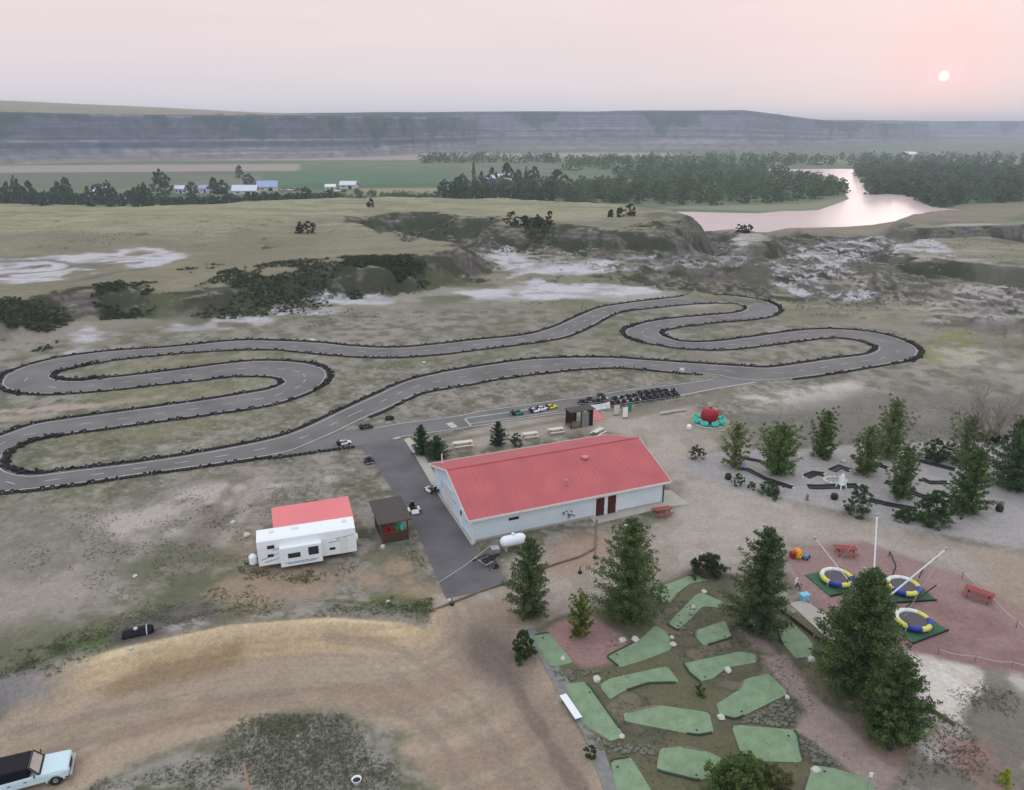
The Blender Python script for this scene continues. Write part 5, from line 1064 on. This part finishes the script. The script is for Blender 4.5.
# ============================================================ VEGETATION
def leaf_mat(name, spec=.15):
    m = bpy.data.materials.new(name); m.use_nodes = True; n, l = m.node_tree.nodes, m.node_tree.links; b = n['Principled BSDF']; b.inputs['Roughness'].default_value = .75; b.inputs['Specular IOR Level'].default_value = spec
    at = n.new('ShaderNodeAttribute'); at.attribute_name = 'Col'; l.new(at.outputs['Color'], b.inputs['Base Color']); tr_ = n.new('ShaderNodeBsdfTranslucent'); l.new(at.outputs['Color'], tr_.inputs[0]); ms = n.new('ShaderNodeMixShader'); ms.inputs[0].default_value = .38; l.new(b.outputs[0], ms.inputs[1]); l.new(tr_.outputs[0], ms.inputs[2]); l.new(ms.outputs[0], n['Material Output'].inputs['Surface']); return m
LM = leaf_mat('foliage')
def leaves(rs, centres, radii_, per, size, col_a, col_b, flat=1.0):
    C_ = np.repeat(centres, per, 0); Rr = np.repeat(radii_, per)[:, None]; n = len(C_)
    d = rs.normal(size=(n, 3)); d /= np.linalg.norm(d, axis=1)[:, None]+1e-9; d *= Rr*rs.rand(n, 1)**.5; d[:, 2] *= flat; P = C_+d
    a = rs.normal(size=(n, 3)); a /= np.linalg.norm(a, axis=1)[:, None]; b = np.cross(a, rs.normal(size=(n, 3))); b /= np.linalg.norm(b, axis=1)[:, None]+1e-9
    s = size*(.6+.8*rs.rand(n, 1)); V = np.stack([P-a*s*.5, P+a*s*.5+b*s*.15, P+b*s*.9, P-a*s*.15+b*s*.55], 1).reshape(-1, 3)
    Q = np.arange(n*4).reshape(-1, 4); k = np.clip(np.repeat(rs.rand(len(centres)), per)*.75+rs.rand(n)*.35, 0, 1)[:, None]
    cc = np.repeat(np.array(S(col_a))[None]*(1-k)+np.array(S(col_b))[None]*k, 4, 0); return V, Q, cc
PROF = {
 'spruce': lambda h: (1-h)**.8*min(1, .50+h*2.6)+.05,
 'dense': lambda h: (1-h)**.66*min(1, .50+h*2.4)+.06,
 'poplar': lambda h: math.sin(math.pi*min(1, .16+.84*h))**.55*(1-.35*h),
 'willow': lambda h: (.55+.45*math.sin(math.pi*h*.9))*(1-h**2.6)**.7+.06,
 'round': lambda h: math.sqrt(max(0, 1-(2*h-.70)**2/1.7)),
}
def crown_arrays(seed, Hh, Rr, prof, nclump, per, leaf, ca, cb, z0=.04, gap=.32):
    rs = np.random.RandomState(seed); cs, rads = [], []; ph = rs.rand(6)*6.28; f = PROF[prof]; tries = 0
    while len(cs) < nclump and tries < nclump*20:
        tries += 1; h = rs.rand()**(1.15 if prof in ('spruce', 'dense') else 1.0); a = rs.rand()*6.283; lob = 1+.22*math.sin(3*a+ph[0]+5*h)+.16*math.sin(5*a+ph[1]-9*h)+.10*math.sin(9*h*3+ph[2]+a)
        tier = 1+.16*math.sin(h*Hh*3.6+ph[3]+.8*math.sin(a+ph[4])) if prof in ('spruce', 'dense') else 1
        rmax = f(h)*lob*tier; q = rs.rand()**.42
        if (math.sin(a*4+ph[5])*math.cos(h*11+ph[0])+1)/2 < gap*rs.rand(): continue
        rr = Rr*rmax*q*.95; cs.append((rr*math.cos(a), rr*math.sin(a), Hh*(z0+(1-z0)*h)-.10*rr)); rads.append(Rr*(.12+.12*rs.rand())*(.45+.75*(1-h)))
    return leaves(rs, np.array(cs), np.array(rads), per, leaf, ca, cb, .7)
def branch_crown(seed, Hh, Rr, prof, nb, per, leaf, ca, cb, rise):
    rs = np.random.RandomState(seed); f = PROF[prof]; ph = rs.rand(4)*6.28; C_, R_ = [], []
    for k in range(nb):
        h = (k+rs.rand())/nb; h = h**1.1; a = k*2.39996+rs.rand()*.9; lob = 1+.18*math.sin(3*a+ph[0]+4*h)+.12*math.sin(7*a+ph[1]); L = Rr*f(h)*lob*rs.uniform(.72, 1.12)
        z0 = Hh*(.03+.90*h); up = rise*(.7+.6*rs.rand())*(1 if h > .25 else .6); n = max(3, int(5*L/Rr)+3)
        for j in range(n):
            q = (j+.6)/n; rr = L*q; C_.append((rr*math.cos(a), rr*math.sin(a), z0+up*L*q*q*.9-.06*L)); R_.append(Rr*.15*(1.15-.55*q)*(1-.45*h)+.04)
    return leaves(rs, np.array(C_), np.array(R_), per, leaf, ca, cb, .75)
def tree(name, base, Hh, Rr, prof, lab, ca, cb, seed, nclump=240, per=40, leaf=.16, group=None, trunk=True, cat='tree', gap=.32):
    t = empty(name, (base[0], base[1], base[2]), 0, lab, cat, group)
    V, Q, cc = (crown_arrays(seed, Hh, Rr, prof, nclump, per, leaf, ca, cb, gap=gap) if prof == 'round' else branch_crown(seed, Hh, Rr, prof, nclump//5, per//2, leaf, ca, cb, {'spruce': .42, 'dense': .45, 'poplar': 1.6, 'willow': 1.1}[prof]))
    if prof in ('willow', 'poplar'):
        V2, Q2, c2_ = crown_arrays(seed+1000, Hh*.86, Rr*.78, prof, nclump//3, per, leaf, ca, cb, gap=.15); Q = np.concatenate([Q, Q2+len(V)]); V = np.concatenate([V, V2]); cc = np.concatenate([cc, c2_])
    o = np_mesh('crown', V, Q, LM, cc, kind=None, smooth_=False); o.parent = t
    if trunk:
        rr = random.Random(seed); mb = MB(); mb.tube([(0, 0, -.1), (.04, .02, Hh*.3), (-.03, .03, Hh*.65), (0, 0, Hh*.93)], [.028*Hh, .02*Hh, .011*Hh, .003*Hh], 7)
        for k in range(10):
            h = rr.uniform(.08, .8); a = rr.uniform(0, 6.3); L = Rr*PROF[prof](h)*.85; mb.tube([(0, 0, Hh*h), (L*.5*math.cos(a), L*.5*math.sin(a), Hh*h+L*.12), (L*math.cos(a), L*math.sin(a), Hh*h+L*.35)], [.007*Hh, .005*Hh, .002*Hh], 4)
        mb.build('trunk', M['bark'], t)
    return t
def dims(px, py, top, w):
    b = hit(px, py); zt = height_at(b, px, top); f = b[1]*math.cos(PITCH)+(CZ-b[2])*math.sin(PITCH); return b, zt-b[2], w/2*f/F
DK, MD = ((62,80,48), (116,134,82)); YG = ((74,92,42), (138,150,84))
NEAR = [
 (529,630,533,50,'dense','conifer_tree','tall ragged conifer beside the tank, with thin yellowish top',((58,74,48),(112,126,80)),640,46,.14),
 (627,637,513,74,'dense','conifer_tree','tall dark conifer in the middle of the mini golf, right of pink chips',(DK,MD),950,52,.15),
 (756,649,521,66,'dense','conifer_tree','tall dark conifer between the dark bush and the trampolines',(DK,(102,120,80)),900,52,.15),
 (854,714,562,112,'spruce','conifer_tree','biggest dark conifer hiding part of the trampolines',((58,77,48),(113,131,80)),1700,54,.16),
 (887,760,652,82,'dense','conifer_tree','dark conifer nearest the camera at the lower right of the biggest one',((56,75,46),(110,128,78)),1100,54,.15),
 (580,641,592,28,'willow','young_tree','small yellow-green young tree on the pink chips',((78,96,40),(128,140,66)),150,40,.13),
 (523,660,632,27,'round','shrub','round dark shrub at the foot of the ragged conifer by the kerb',(DK,(78,100,52)),120,40,.13),
 (708,578,556,38,'round','shrub','low dark bush behind the back green lane',((46,56,36),(88,98,62)),160,40,.14),
 (737,812,762,74,'round','shrub','light green bush at the bottom edge in front of the greens',((66,86,44),(116,134,78)),340,48,.14),
 (772,806,770,46,'round','shrub','brownish green bush at the bottom edge right of the light green one',((84,88,52),(124,122,84)),130,40,.13),
 (700,697,684,15,'round','shrub','tiny green tuft between two green lanes',((62,84,38),(92,112,58)),30,30,.10),
 (590,760,746,14,'round','shrub','tiny brown-green tuft on the kerb strip',((70,76,46),(98,98,66)),30,30,.10),
 (1004,788,770,17,'round','shrub','bright yellow-green weed clump at the lower right',((120,140,30),(176,186,70)),40,30,.10),
 (662,604,586,14,'round','shrub','pale green shrub tucked against the second conifer',((96,118,72),(140,156,104)),40,30,.11),
 (422,461,423,25,'spruce','conifer_tree','left one of the paired conifers at the back corner of the roof',((44,66,46),(80,104,76)),150,36,.17),
 (437,466,435,29,'spruce','conifer_tree','right one of the paired conifers at the back corner of the roof',((44,66,46),(84,108,76)),150,36,.17),
 (498,451,420,21,'spruce','conifer_tree','single dark conifer behind the roof between picnic tables',((42,60,42),(72,92,64)),120,34,.17),
 (516,448,433,16,'round','shrub','small shrub right of the single conifer behind the roof',((54,74,46),(92,110,72)),50,34,.14),
 (734,471,420,26,'willow','willow_tree','thin yellowish willow at the left end of the gravel court',((84,98,56),(140,146,100)),110,30,.17),
 (777,480,423,38,'willow','willow_tree','dense green willow over the long bent lane',((66,92,42),(120,140,78)),230,36,.18),
 (822,461,410,26,'poplar','willow_tree','slim bright willow at the back edge of the gravel court',((66,90,40),(122,138,76)),170,34,.18),
 (864,478,424,27,'willow','willow_tree','pale willow in the middle of the gravel court',((78,98,54),(134,144,94)),150,32,.18),
 (888,463,398,32,'poplar','willow_tree','tallest willow with a pale top at the back of the court',((76,98,48),(140,148,100)),200,34,.18),
 (900,502,444,27,'poplar','willow_tree','slim willow standing between the right black lanes',((66,92,48),(124,142,90)),190,34,.17),
 (858,517,485,28,'round','shrub','grey-green shrub at the front of the court by the wide lane',((62,80,56),(102,116,88)),130,34,.15),
 (966,524,444,42,'dense','willow_tree','big green willow at the right front of the gravel court',((52,80,40),(108,132,76)),330,38,.18),
 (934,529,492,40,'round','shrub','dark green bush at the left foot of the big right willow',((44,68,36),(86,112,62)),220,38,.16),
 (905,524,508,26,'round','shrub','low green bush at the front right corner of the court',((54,78,42),(92,114,66)),90,34,.14),
 (1012,504,428,54,'dense','willow_tree','dark green tree cut by the right picture edge',((44,68,40),(92,116,72)),360,38,.19),
 (936,464,440,32,'round','shrub','dark bush behind the right back lane',((48,68,38),(92,108,66)),130,34,.17),
 (963,468,414,38,'willow','willow_tree','pale thin willow behind the dark bush on the right',((76,92,58),(140,142,104)),150,30,.18),
 (770,498,482,26,'round','shrub','low bush in front of the dense green willow',((54,76,46),(96,112,76)),90,34,.14),
 (738,488,474,14,'round','shrub','little bush beside the black barrel',((60,78,50),(96,108,74)),40,30,.13),
 (751,490,482,10,'round','shrub','tiny bush between barrel and dense willow',((66,76,50),(100,104,74)),30,30,.12),
 (696,461,446,18,'round','shrub','dark lone shrub between the apple ride and the court',((56,64,42),(96,102,70)),50,30,.14),
 (1022,440,418,22,'willow','willow_tree','pale willow at the right picture edge behind the dark tree',((80,90,56),(128,132,92)),70,30,.18),
 (848,512,506,8,'round','shrub','tiny tuft at the court front edge',((70,80,54),(100,104,74)),20,24,.12),
 (566,524,506,20,'round','shrub','dry dark shrub against the clubhouse wall left of doors',((60,66,60),(110,114,104)),26,24,.10),
]
for i, (px, py, top, w, prof, nm_, lab, (ca, cb), nc, per, lf) in enumerate(NEAR):
    if nm_ == 'conifer_tree' and w < 32: nc = int(nc*2.2); lf *= .85
    if nm_ == 'willow_tree': nc = int(nc*1.6); per = int(per*1.3); w *= 1.1
    b, Hh, Rr = dims(px, py-(.26 if prof in ('dense', 'spruce') else .14)*w, top, w); Rr *= .92 if prof == 'round' else (.98 if w > 76 else 1.14); cat = 'shrub' if nm_ == 'shrub' else 'tree'
    tree(nm_, b, Hh, Rr, prof, lab, ca, cb, 100+i, nc, per, lf, trunk=nm_ != 'shrub' and True, cat=cat)
# bare pale tree
b, Hh, Rr = dims(990, 440, 386, 74); t = empty('bare_tree', b, 0, 'bare bleached tree with spreading branches behind the gravel court', 'tree')
mb = MB(); rr = random.Random(5)
def branch(mb, p, d, L, r, dep):
    q = [Vector(p)]; dd = Vector(d)
    for k in range(4):
        dd = (dd+Vector((rr.uniform(-.22, .22), rr.uniform(-.22, .22), rr.uniform(-.02, .16)))).normalized(); q.append(q[-1]+dd*L/4)
    mb.tube(q, [r*(1-k*.17) for k in range(5)], 5)
    if dep:
        for k in range(5):
            s = q[rr.choice((1, 2, 3, 4))]; branch(mb, s, (dd+Vector((rr.uniform(-.8, .8), rr.uniform(-.8, .8), rr.uniform(-.1, .5)))).normalized(), L*rr.uniform(.5, .7), r*.55, dep-1)
for k in range(9):
    a = k*.7; branch(mb, (.2*math.cos(a), .2*math.sin(a), 0), Vector((math.cos(a)*.75, math.sin(a)*.6, rr.uniform(.7, 1.3))).normalized(), Hh*.62, .10, 3)
mb.build('branches', M['palebark'], t)
V, Q, cc = crown_arrays(77, 1.3, 2.2, 'round', 60, 30, .2, (28,22,20), (62,48,42)); o = np_mesh('dead_root_tangle', V, Q, LM, cc, kind=None, smooth_=False); o.parent = t

# ---- low scrub: patches nobody could count
def scatter_scrub(name, polys, n, lab, ca, cb, size, rad, per, seed, z0=None, cat='scrub', flat=.55, dens=None):
    rs = np.random.RandomState(seed); pts = []
    for px, k in polys:
        P = np.array(HP(px) if z0 is None else GP(px, z0)); m = int(n*k); q = np.stack([rs.uniform(P[:, 0].min(), P[:, 0].max(), m*6), rs.uniform(P[:, 1].min(), P[:, 1].max(), m*6)], 1)
        ew = math.sqrt(abs(area2(P)))*.22; sd = sdist(q[:, 0], q[:, 1], P, 30)+ew*.9*(N1.fbm(q[:, 0], q[:, 1], ew*2+.5, 3)-.5)*2; q = q[sd > ew*rs.rand(len(q))**1.5-.2]
        if dens: q = q[N2.fbm(q[:, 0], q[:, 1], dens, 3)+.10*(rs.rand(len(q))-.5) > .5]
        pts.append(q[:m])
    q = np.concatenate(pts); z = HT(q[:, 0], q[:, 1]); c_ = np.column_stack([q, z+rad*.25]); r_ = rad*(.5+rs.rand(len(q)))
    V, Q, cc = leaves(rs, c_, r_, per, size, ca, cb, flat); o = np_mesh(name, V, Q, LM, cc, kind='stuff', smooth_=False); return tag(o, lab, cat)
ISL = [(84,795),(130,768),(215,742),(285,716),(330,714),(372,728),(392,748),(402,795)]
scatter_scrub('field_scrub', [([(0,640),(60,625),(130,610),(200,575),(260,585),(280,610),(190,632),(120,655),(40,676),(0,678)], .2), ([(235,560),(300,572),(360,560),(430,548),(430,566),(330,582),(240,580)], .06), ([(20,540),(250,500),(260,560),(120,600),(20,620)], .1), ([(0,500),(350,470),(350,500),(0,600)], .1), ([(300,600),(400,604),(436,606),(430,622),(290,618)], .07)],
              9500, 'low grey-green weeds and scrub in the fields left of the clubhouse', (88,92,70), (130,130,104), .08, .13, 6, 3, dens=2.6)
scatter_scrub('dark_weeds', [([(0,650),(90,628),(125,640),(60,672),(0,680)], .15), ([(240,566),(340,575),(330,584),(240,578)], .1), ([(385,596),(440,600),(436,616),(380,612)], .12)], 1500, 'darker weed clumps on the scrub patches by the tan road', (70,80,54), (108,114,80), .085, .22, 12, 31, dens=1.6)
scatter_scrub('island_scrub', [(ISL, 1)], 6500, 'grey-green weeds covering the scrub patch at the bottom left', (90,94,74), (138,138,114), .075, .14, 6, 41)
scatter_scrub('golf_weeds', [([(540,660),(620,640),(700,600),(790,640),(830,700),(860,780),(640,790),(600,740)], 1)], 1500, 'sparse weeds between the mini golf lanes', (84,86,62), (120,118,90), .07, .12, 6, 4, dens=3)
scatter_scrub('sage_scrub', [([(940,680),(1020,690),(1020,785),(900,785)], .25), ([(740,420),(1020,400),(1020,440),(740,450)], .3), ([(60,380),(260,352),(320,370),(300,420),(60,460)], .25), ([(400,400),(700,380),(640,392),(440,415)], .2)], 3200, 'sparse low sage on the dry ground by the track and sand', (98,97,78), (130,126,104), .09, .15, 6, 6, dens=5)
scatter_scrub('gully_brush', [([(190,264),(330,256),(345,280),(330,306),(205,318)], .3), ([(335,258),(410,254),(440,272),(420,294),(350,300)], .24), ([(92,284),(155,282),(156,318),(100,322)], .12), ([(-30,300),(60,308),(78,336),(40,352),(-30,352)], .16), ([(480,220),(550,216),(556,240),(520,254),(488,252)], .10), ([(400,222),(455,222),(465,244),(405,244)], .06), ([(590,232),(690,224),(720,244),(620,256)], .08)],
              5600, 'dark green brush filling the gully slopes of the badlands', (50,56,40), (86,92,64), .34, .42, 12, 8, flat=.6, dens=10)
scatter_scrub('badland_sage', [([(560,262),(1020,300),(1020,340),(700,300)], .3), ([(700,232),(1020,236),(1020,300),(740,290)], .4), ([(0,225),(480,222),(480,245),(0,250)], .08), ([(250,305),(600,300),(600,318),(250,330)], .1)], 2400, 'scattered low sage clumps over the badland flats', (86,86,66), (120,116,94), .22, .34, 7, 9, flat=.5, dens=12)
# bushes one can tell apart on the plateau
for i, (px, py, top, w, lab) in enumerate(((511,225,210,12,'tallest bush of the clump on the plateau rim'), (524,226,216,14,'bush right of the tallest on the plateau rim'), (538,226,215,10,'middle bush of the plateau rim clump'), (549,225,211,8,'upright bush at the right of the plateau rim clump'), (300,233,222,12,'left bush of the lone pair on the pale plateau'), (310,233,221,13,'right bush of the lone pair on the pale plateau'), (611,217,210,6,'left bush of the small group on the plateau end'), (620,217,208,8,'middle bush of the small group on the plateau end'), (630,216,204,12,'right bush of the small group on the plateau end'), (371,207,199,8,'small bush at the back edge of the plateau near the farm'), (741,232,224,14,'dark bush on the near river bank left'), (748,233,225,12,'dark bush beside the left one on the near river bank'))):
    b, Hh, Rr = dims(px, py, top, w); tree('bush', b, Hh, Rr, 'round', lab, (40,46,30), (84,88,56), 300+i, 26, 26, .5, trunk=False, cat='bush')

# ---- farm buildings on the valley floor
def shed(name, px, py, wpx, dep, wh, rh, wm_, rm, lab, rz=0, cat='building'):
    b = G(px, py, -11.6); f = b[1]*math.cos(PITCH)+(CZ+11.6)*math.sin(PITCH); L = wpx*f/F; t = empty(name, (b[0], b[1], -11.7), rz, lab, cat)
    MB().box((0, 0, wh/2), (L, dep, wh)).build('wall', wm_, t)
    MB().extr([(-dep/2-.5, wh-.1), (0, wh+rh), (dep/2+.5, wh-.1), (dep/2+.5, wh+.15), (0, wh+rh+.25), (-dep/2-.5, wh+.15)], -L/2-.5, L/2+.5, 'x').build('roof', rm, t)
    MB().box((L*.15, -dep/2-.03, wh*.4), (L*.2, .08, wh*.8)).build('door', M['black'], t); MB().box((-L*.25, -dep/2-.03, wh*.6), (L*.12, .08, wh*.3)).build('window', M['glass'], t)
    return t
shed('farm_shed', 246, 194, 24, 10, 3, 4.2, M['farwall'], M['farroof'], 'long low white-roofed shed at the left of the farmyard pair', .05)
shed('farm_shed', 268, 190.5, 19, 12, 3.4, 4.8, M['farwall'], M['farroof2'], 'blue-grey roofed barn right behind the white-roofed shed', .25)
shed('farmhouse', 181, 193.5, 9, 8, 4, 2.5, M['farroof'], M['farroof'], 'white farmhouse half hidden right of the big round tree', .1)
shed('farmhouse', 205, 193, 8, 8, 4, 2.4, M['farroof'], M['farroof2'], 'pale farmhouse between two trees left of the long shed', .1)
shed('farmhouse', 104, 196, 14, 9, 4, 3, M['farwall'], M['farroof'], 'pale roofed house among the trees far left', .0)
shed('farm_shed', 349, 188.5, 16, 10, 3.5, 3, M['farwall'], M['farroof'], 'grey-roofed machine shed right of the farmyard', -.05)
shed('farm_shed', 331, 190, 10, 8, 3, 2, M['farwall'], M['trim'], 'small pale shed left of the machine shed', .1)
shed('farmhouse', 499, 183.5, 24, 12, 4, 5, M['farwall'], M['farroof'], 'white-roofed house inside the central copse', .03)
shed('riverside_works', 908, 158, 12, 30, 7, 4, M['farwall'], M['trim'], 'pale building far beyond the river woods on the right', .2)
p = G(300, 190, -11.6)
for k, (px, c_) in enumerate(((284, 'tan'), (291, 'trim'), (297, 'redwood'), (338, 'whitepaint'), (344, 'navy'))):
    b = G(px, 191 if px < 320 else 192, -11.6); t = empty('parked_vehicle', (b[0], b[1], -11.6), .3*k, ['tan farm truck', 'white farm van', 'rusty red tractor trailer', 'white pickup', 'dark pickup'][k]+(' parked right of the blue-grey barn' if px < 320 else ' parked in front of the machine shed'), 'vehicle')
    MB().box((0, 0, 1.1), (5.5, 2.1, 1.1)).build('body', M[c_], t, bevel=.2); MB().box((.6, 0, 2.0), (2.2, 1.9, .9)).build('cabin', M['glass'], t, bevel=.2)
    for x_ in (-1.7, 1.7):
        for s in (-1, 1): MB().torus((x_, s*.95, .45), .3, .15, 10, 5, 'y').build('wheel', M['rubber'], t)

# ---- far trees
def far_proto(seed, prof, Hh, Rr, ca, cb): return crown_arrays(seed, Hh, Rr, prof, 90, 34, .72*Hh/11, ca, cb, z0=.0, gap=.1)
protos = []
for s in range(5):
    V, Q, cc = far_proto(500+s, ('round', 'willow', 'willow', 'round', 'round')[s], 11, 5.2, (62,78,54), (100,116,80)); o = np_mesh('crown', V, Q, LM, cc, kind=None, smooth_=False); protos.append(o.data); bpy.data.objects.remove(o)
tk = MB().tube([(0, 0, -.3), (0, 0, 8)], [.35, .12], 6).build('trunk', M['bark']); tkm = tk.data; bpy.data.objects.remove(tk)
def far_tree(px, base, top, w, lab, group, k, zb=-11.7, nm_='broadleaf_tree'):
    b = G(px, base, zb); hh = height_at((b[0], b[1]), px, top)-zb; f = b[1]*math.cos(PITCH)+(CZ-zb)*math.sin(PITCH); rr_ = w/2*f/F
    t = empty(nm_, (b[0], b[1], zb), rnd.uniform(0, 6), lab, 'tree', group); t.scale = (rr_/5.2, rr_/5.2, hh/11.0)
    for nm2, me in (('crown', protos[k % 5]), ('trunk', tkm)): c_ = bpy.data.objects.new(nm2, me); col.objects.link(c_); c_.parent = t
    return t
far_tree(162, 195, 170, 20, 'big round dark tree standing alone above the left tree row', None, 0)
far_tree(192, 196, 182, 13, 'dark tree between the two pale farmhouses', None, 3); far_tree(215, 194, 177, 14, 'tall tree left of the long white-roofed shed', None, 1); far_tree(223, 194, 180, 16, 'wide pale tree touching the long white-roofed shed', None, 2)
far_tree(250, 187, 174, 12, 'round tree behind the white-roofed shed', None, 3); far_tree(240, 178, 165, 8, 'small tree on the field line above the farm', None, 0)
far_tree(307, 203, 187, 15, 'dark tree on the plateau edge right of the farmyard', None, 0); far_tree(357, 194, 188, 8, 'small tree right of the machine shed', None, 1)
for i in range(30):
    px = -12+i*6.1+rnd.uniform(-2, 2); tp = 187+5*math.sin(i*.9)+rnd.uniform(-3, 3)
    if i in (1, 5, 7, 8, 13, 20, 21): tp -= 3
    if px > 150: tp += 6
    far_tree(px, 206+rnd.uniform(-3, 2), tp, rnd.uniform(10, 15), 'dark green tree in the dense row along the back edge of the plateau', 'trees in the row behind the left plateau', i)
for i in range(26):
    px = 176+i*6.4+rnd.uniform(-2, 2); far_tree(px, 205.5-i*.25, 197-i*.25+rnd.uniform(-2, 2), rnd.uniform(10, 14), 'low dark tree in the hedge behind the middle of the plateau', 'trees in the hedge below the farm', i)
for px, b_, t_, w in ((474, 190, 161, 5), (526, 190, 166, 5), (507, 186, 163, 17), (492, 188, 168, 14), (534, 188, 167, 16), (518, 189, 170, 12), (557, 190, 170, 24), (463, 192, 174, 14), (482, 194, 172, 12), (445, 200, 180, 20), (459, 200, 177, 20), (476, 201, 181, 18), (488, 202, 183, 20), (503, 202, 184, 20), (519, 202, 184, 18), (533, 203, 182, 20), (549, 203, 181, 20)):
    lab = 'slim upright poplar standing left of the white-roofed house' if px == 474 else 'slim upright poplar at the right of the white-roofed house' if px == 526 else 'dark tree of the copse around the white-roofed house'
    far_tree(px, b_, t_, w, lab, None if px in (474, 526) else 'trees of the copse round the white-roofed house', (1 if w < 6 else px), nm_='poplar_tree' if w < 6 else 'broadleaf_tree')
def woods(name, lab, polys, n, seed, hh=(8, 13), step=None, tone=((72,92,58), (118,134,88))):
    rs = np.random.RandomState(seed); VV, QQ, CC, off = [], [], [], 0; base_ = [crown_arrays(700+k, 1.0, .5, ('round', 'willow', 'round')[k], 26, 22, .088, *tone, z0=.0, gap=.1) for k in range(3)]
    riv = np.array(RIVER_W)
    for px, frac in polys:
        P = np.array(GP(px, -11.6)); m = int(n*frac); a = np.stack([rs.uniform(P[:, 0].min(), P[:, 0].max(), m*14), rs.uniform(P[:, 1].min(), P[:, 1].max(), m*14)], 1)
        a = a[(sdist(a[:, 0], a[:, 1], P, 5) > 0)]; a = a[sdist(a[:, 0], a[:, 1], RIVER_W, 12) < -7][:m]
        for q in a:
            V, Q, cc = base_[rs.randint(3)]; h = rs.uniform(*hh); w = h*rs.uniform(.9, 1.35); th = rs.rand()*6.28; c_, s_ = math.cos(th), math.sin(th)
            X = np.stack([(V[:, 0]*c_-V[:, 1]*s_)*w+q[0], (V[:, 0]*s_+V[:, 1]*c_)*w+q[1], V[:, 2]*h-11.8], 1); VV.append(X); QQ.append(Q+off); off += len(V); CC.append(cc*rs.uniform(.65, 1.4)*np.array([1, 1, rs.uniform(.85, 1.1)]))
    o = np_mesh(name, np.concatenate(VV), np.concatenate(QQ), LM, np.concatenate(CC), kind='stuff', smooth_=False); return tag(o, lab, 'woods')
woods('river_woods', 'dense green riverside wood left of the pink river', [([(430,199),(560,202),(600,203),(640,196),(700,190),(600,184),(480,186)], .25), ([(560,201),(640,204),(720,205),(800,202),(852,192),(834,181),(790,176),(700,178),(640,186),(570,192)], .5), ([(640,186),(700,178),(800,174),(770,168),(680,166),(600,174)], .3)], 900, 11, (6, 11))
woods('river_woods', 'dense green riverside wood right of the pink river', [([(878,197),(900,197),(925,207),(945,208),(960,200),(900,191),(868,193)], .06), ([(866,194),(900,193),(940,206),(1060,200),(1100,184),(980,180),(856,179)], .5), ([(852,178),(1100,184),(1100,170),(900,167),(852,168)], .45)], 820, 12, (8, 13), tone=((70,90,60), (118,132,92)))
woods('valley_woods', 'far hazy tree belts below the valley wall', [([(560,172),(640,168),(760,166),(840,167),(830,160),(700,158),(570,162)], .5), ([(840,166),(1060,167),(1060,158),(840,158)], .3), ([(420,163),(560,163),(560,159),(420,159)], .2)], 420, 13, (9, 14))
woods('brush_belt', 'low hedge brush along the field edges by the farm', [([(-40,204),(160,206),(330,200),(420,200),(420,198),(330,197),(160,201),(-40,200)], .7), ([(350,198),(430,200),(440,196),(360,194)], .3)], 260, 14, (2.5, 5))
# rubble on the mini golf
rs = np.random.RandomState(5); VV, QQ, off = [], [], 0; bv = np.array([v.co[:] for v in rk[0].vertices]); bf = np.array([tuple(q.vertices) for q in rk[0].polygons])
for px, n in (([(742,720),(790,697),(796,728),(740,723)], 150), ([(552,672),(575,668),(600,672),(560,683)], 60), ([(585,732),(612,745),(650,745),(655,755),(600,752)], 90), ([(796,732),(812,742),(840,765),(806,764)], 70), ([(680,600),(700,610),(690,640),(676,635)], 30)):
    P = np.array(GP(px)); a = np.stack([rs.uniform(P[:, 0].min(), P[:, 0].max(), n*5), rs.uniform(P[:, 1].min(), P[:, 1].max(), n*5)], 1); a = a[sdist(a[:, 0], a[:, 1], P, 3) > 0][:n]
    for q in a: s = rs.uniform(.07, .19); VV.append(bv*s+np.array([q[0], q[1], s*.3])); QQ.append(bf+off); off += len(bv)
o = np_mesh('rubble', np.concatenate(VV), np.concatenate(QQ), M['darkstone'], kind='stuff'); tag(o, 'grey rubble stones between the mini golf lanes', 'rubble')
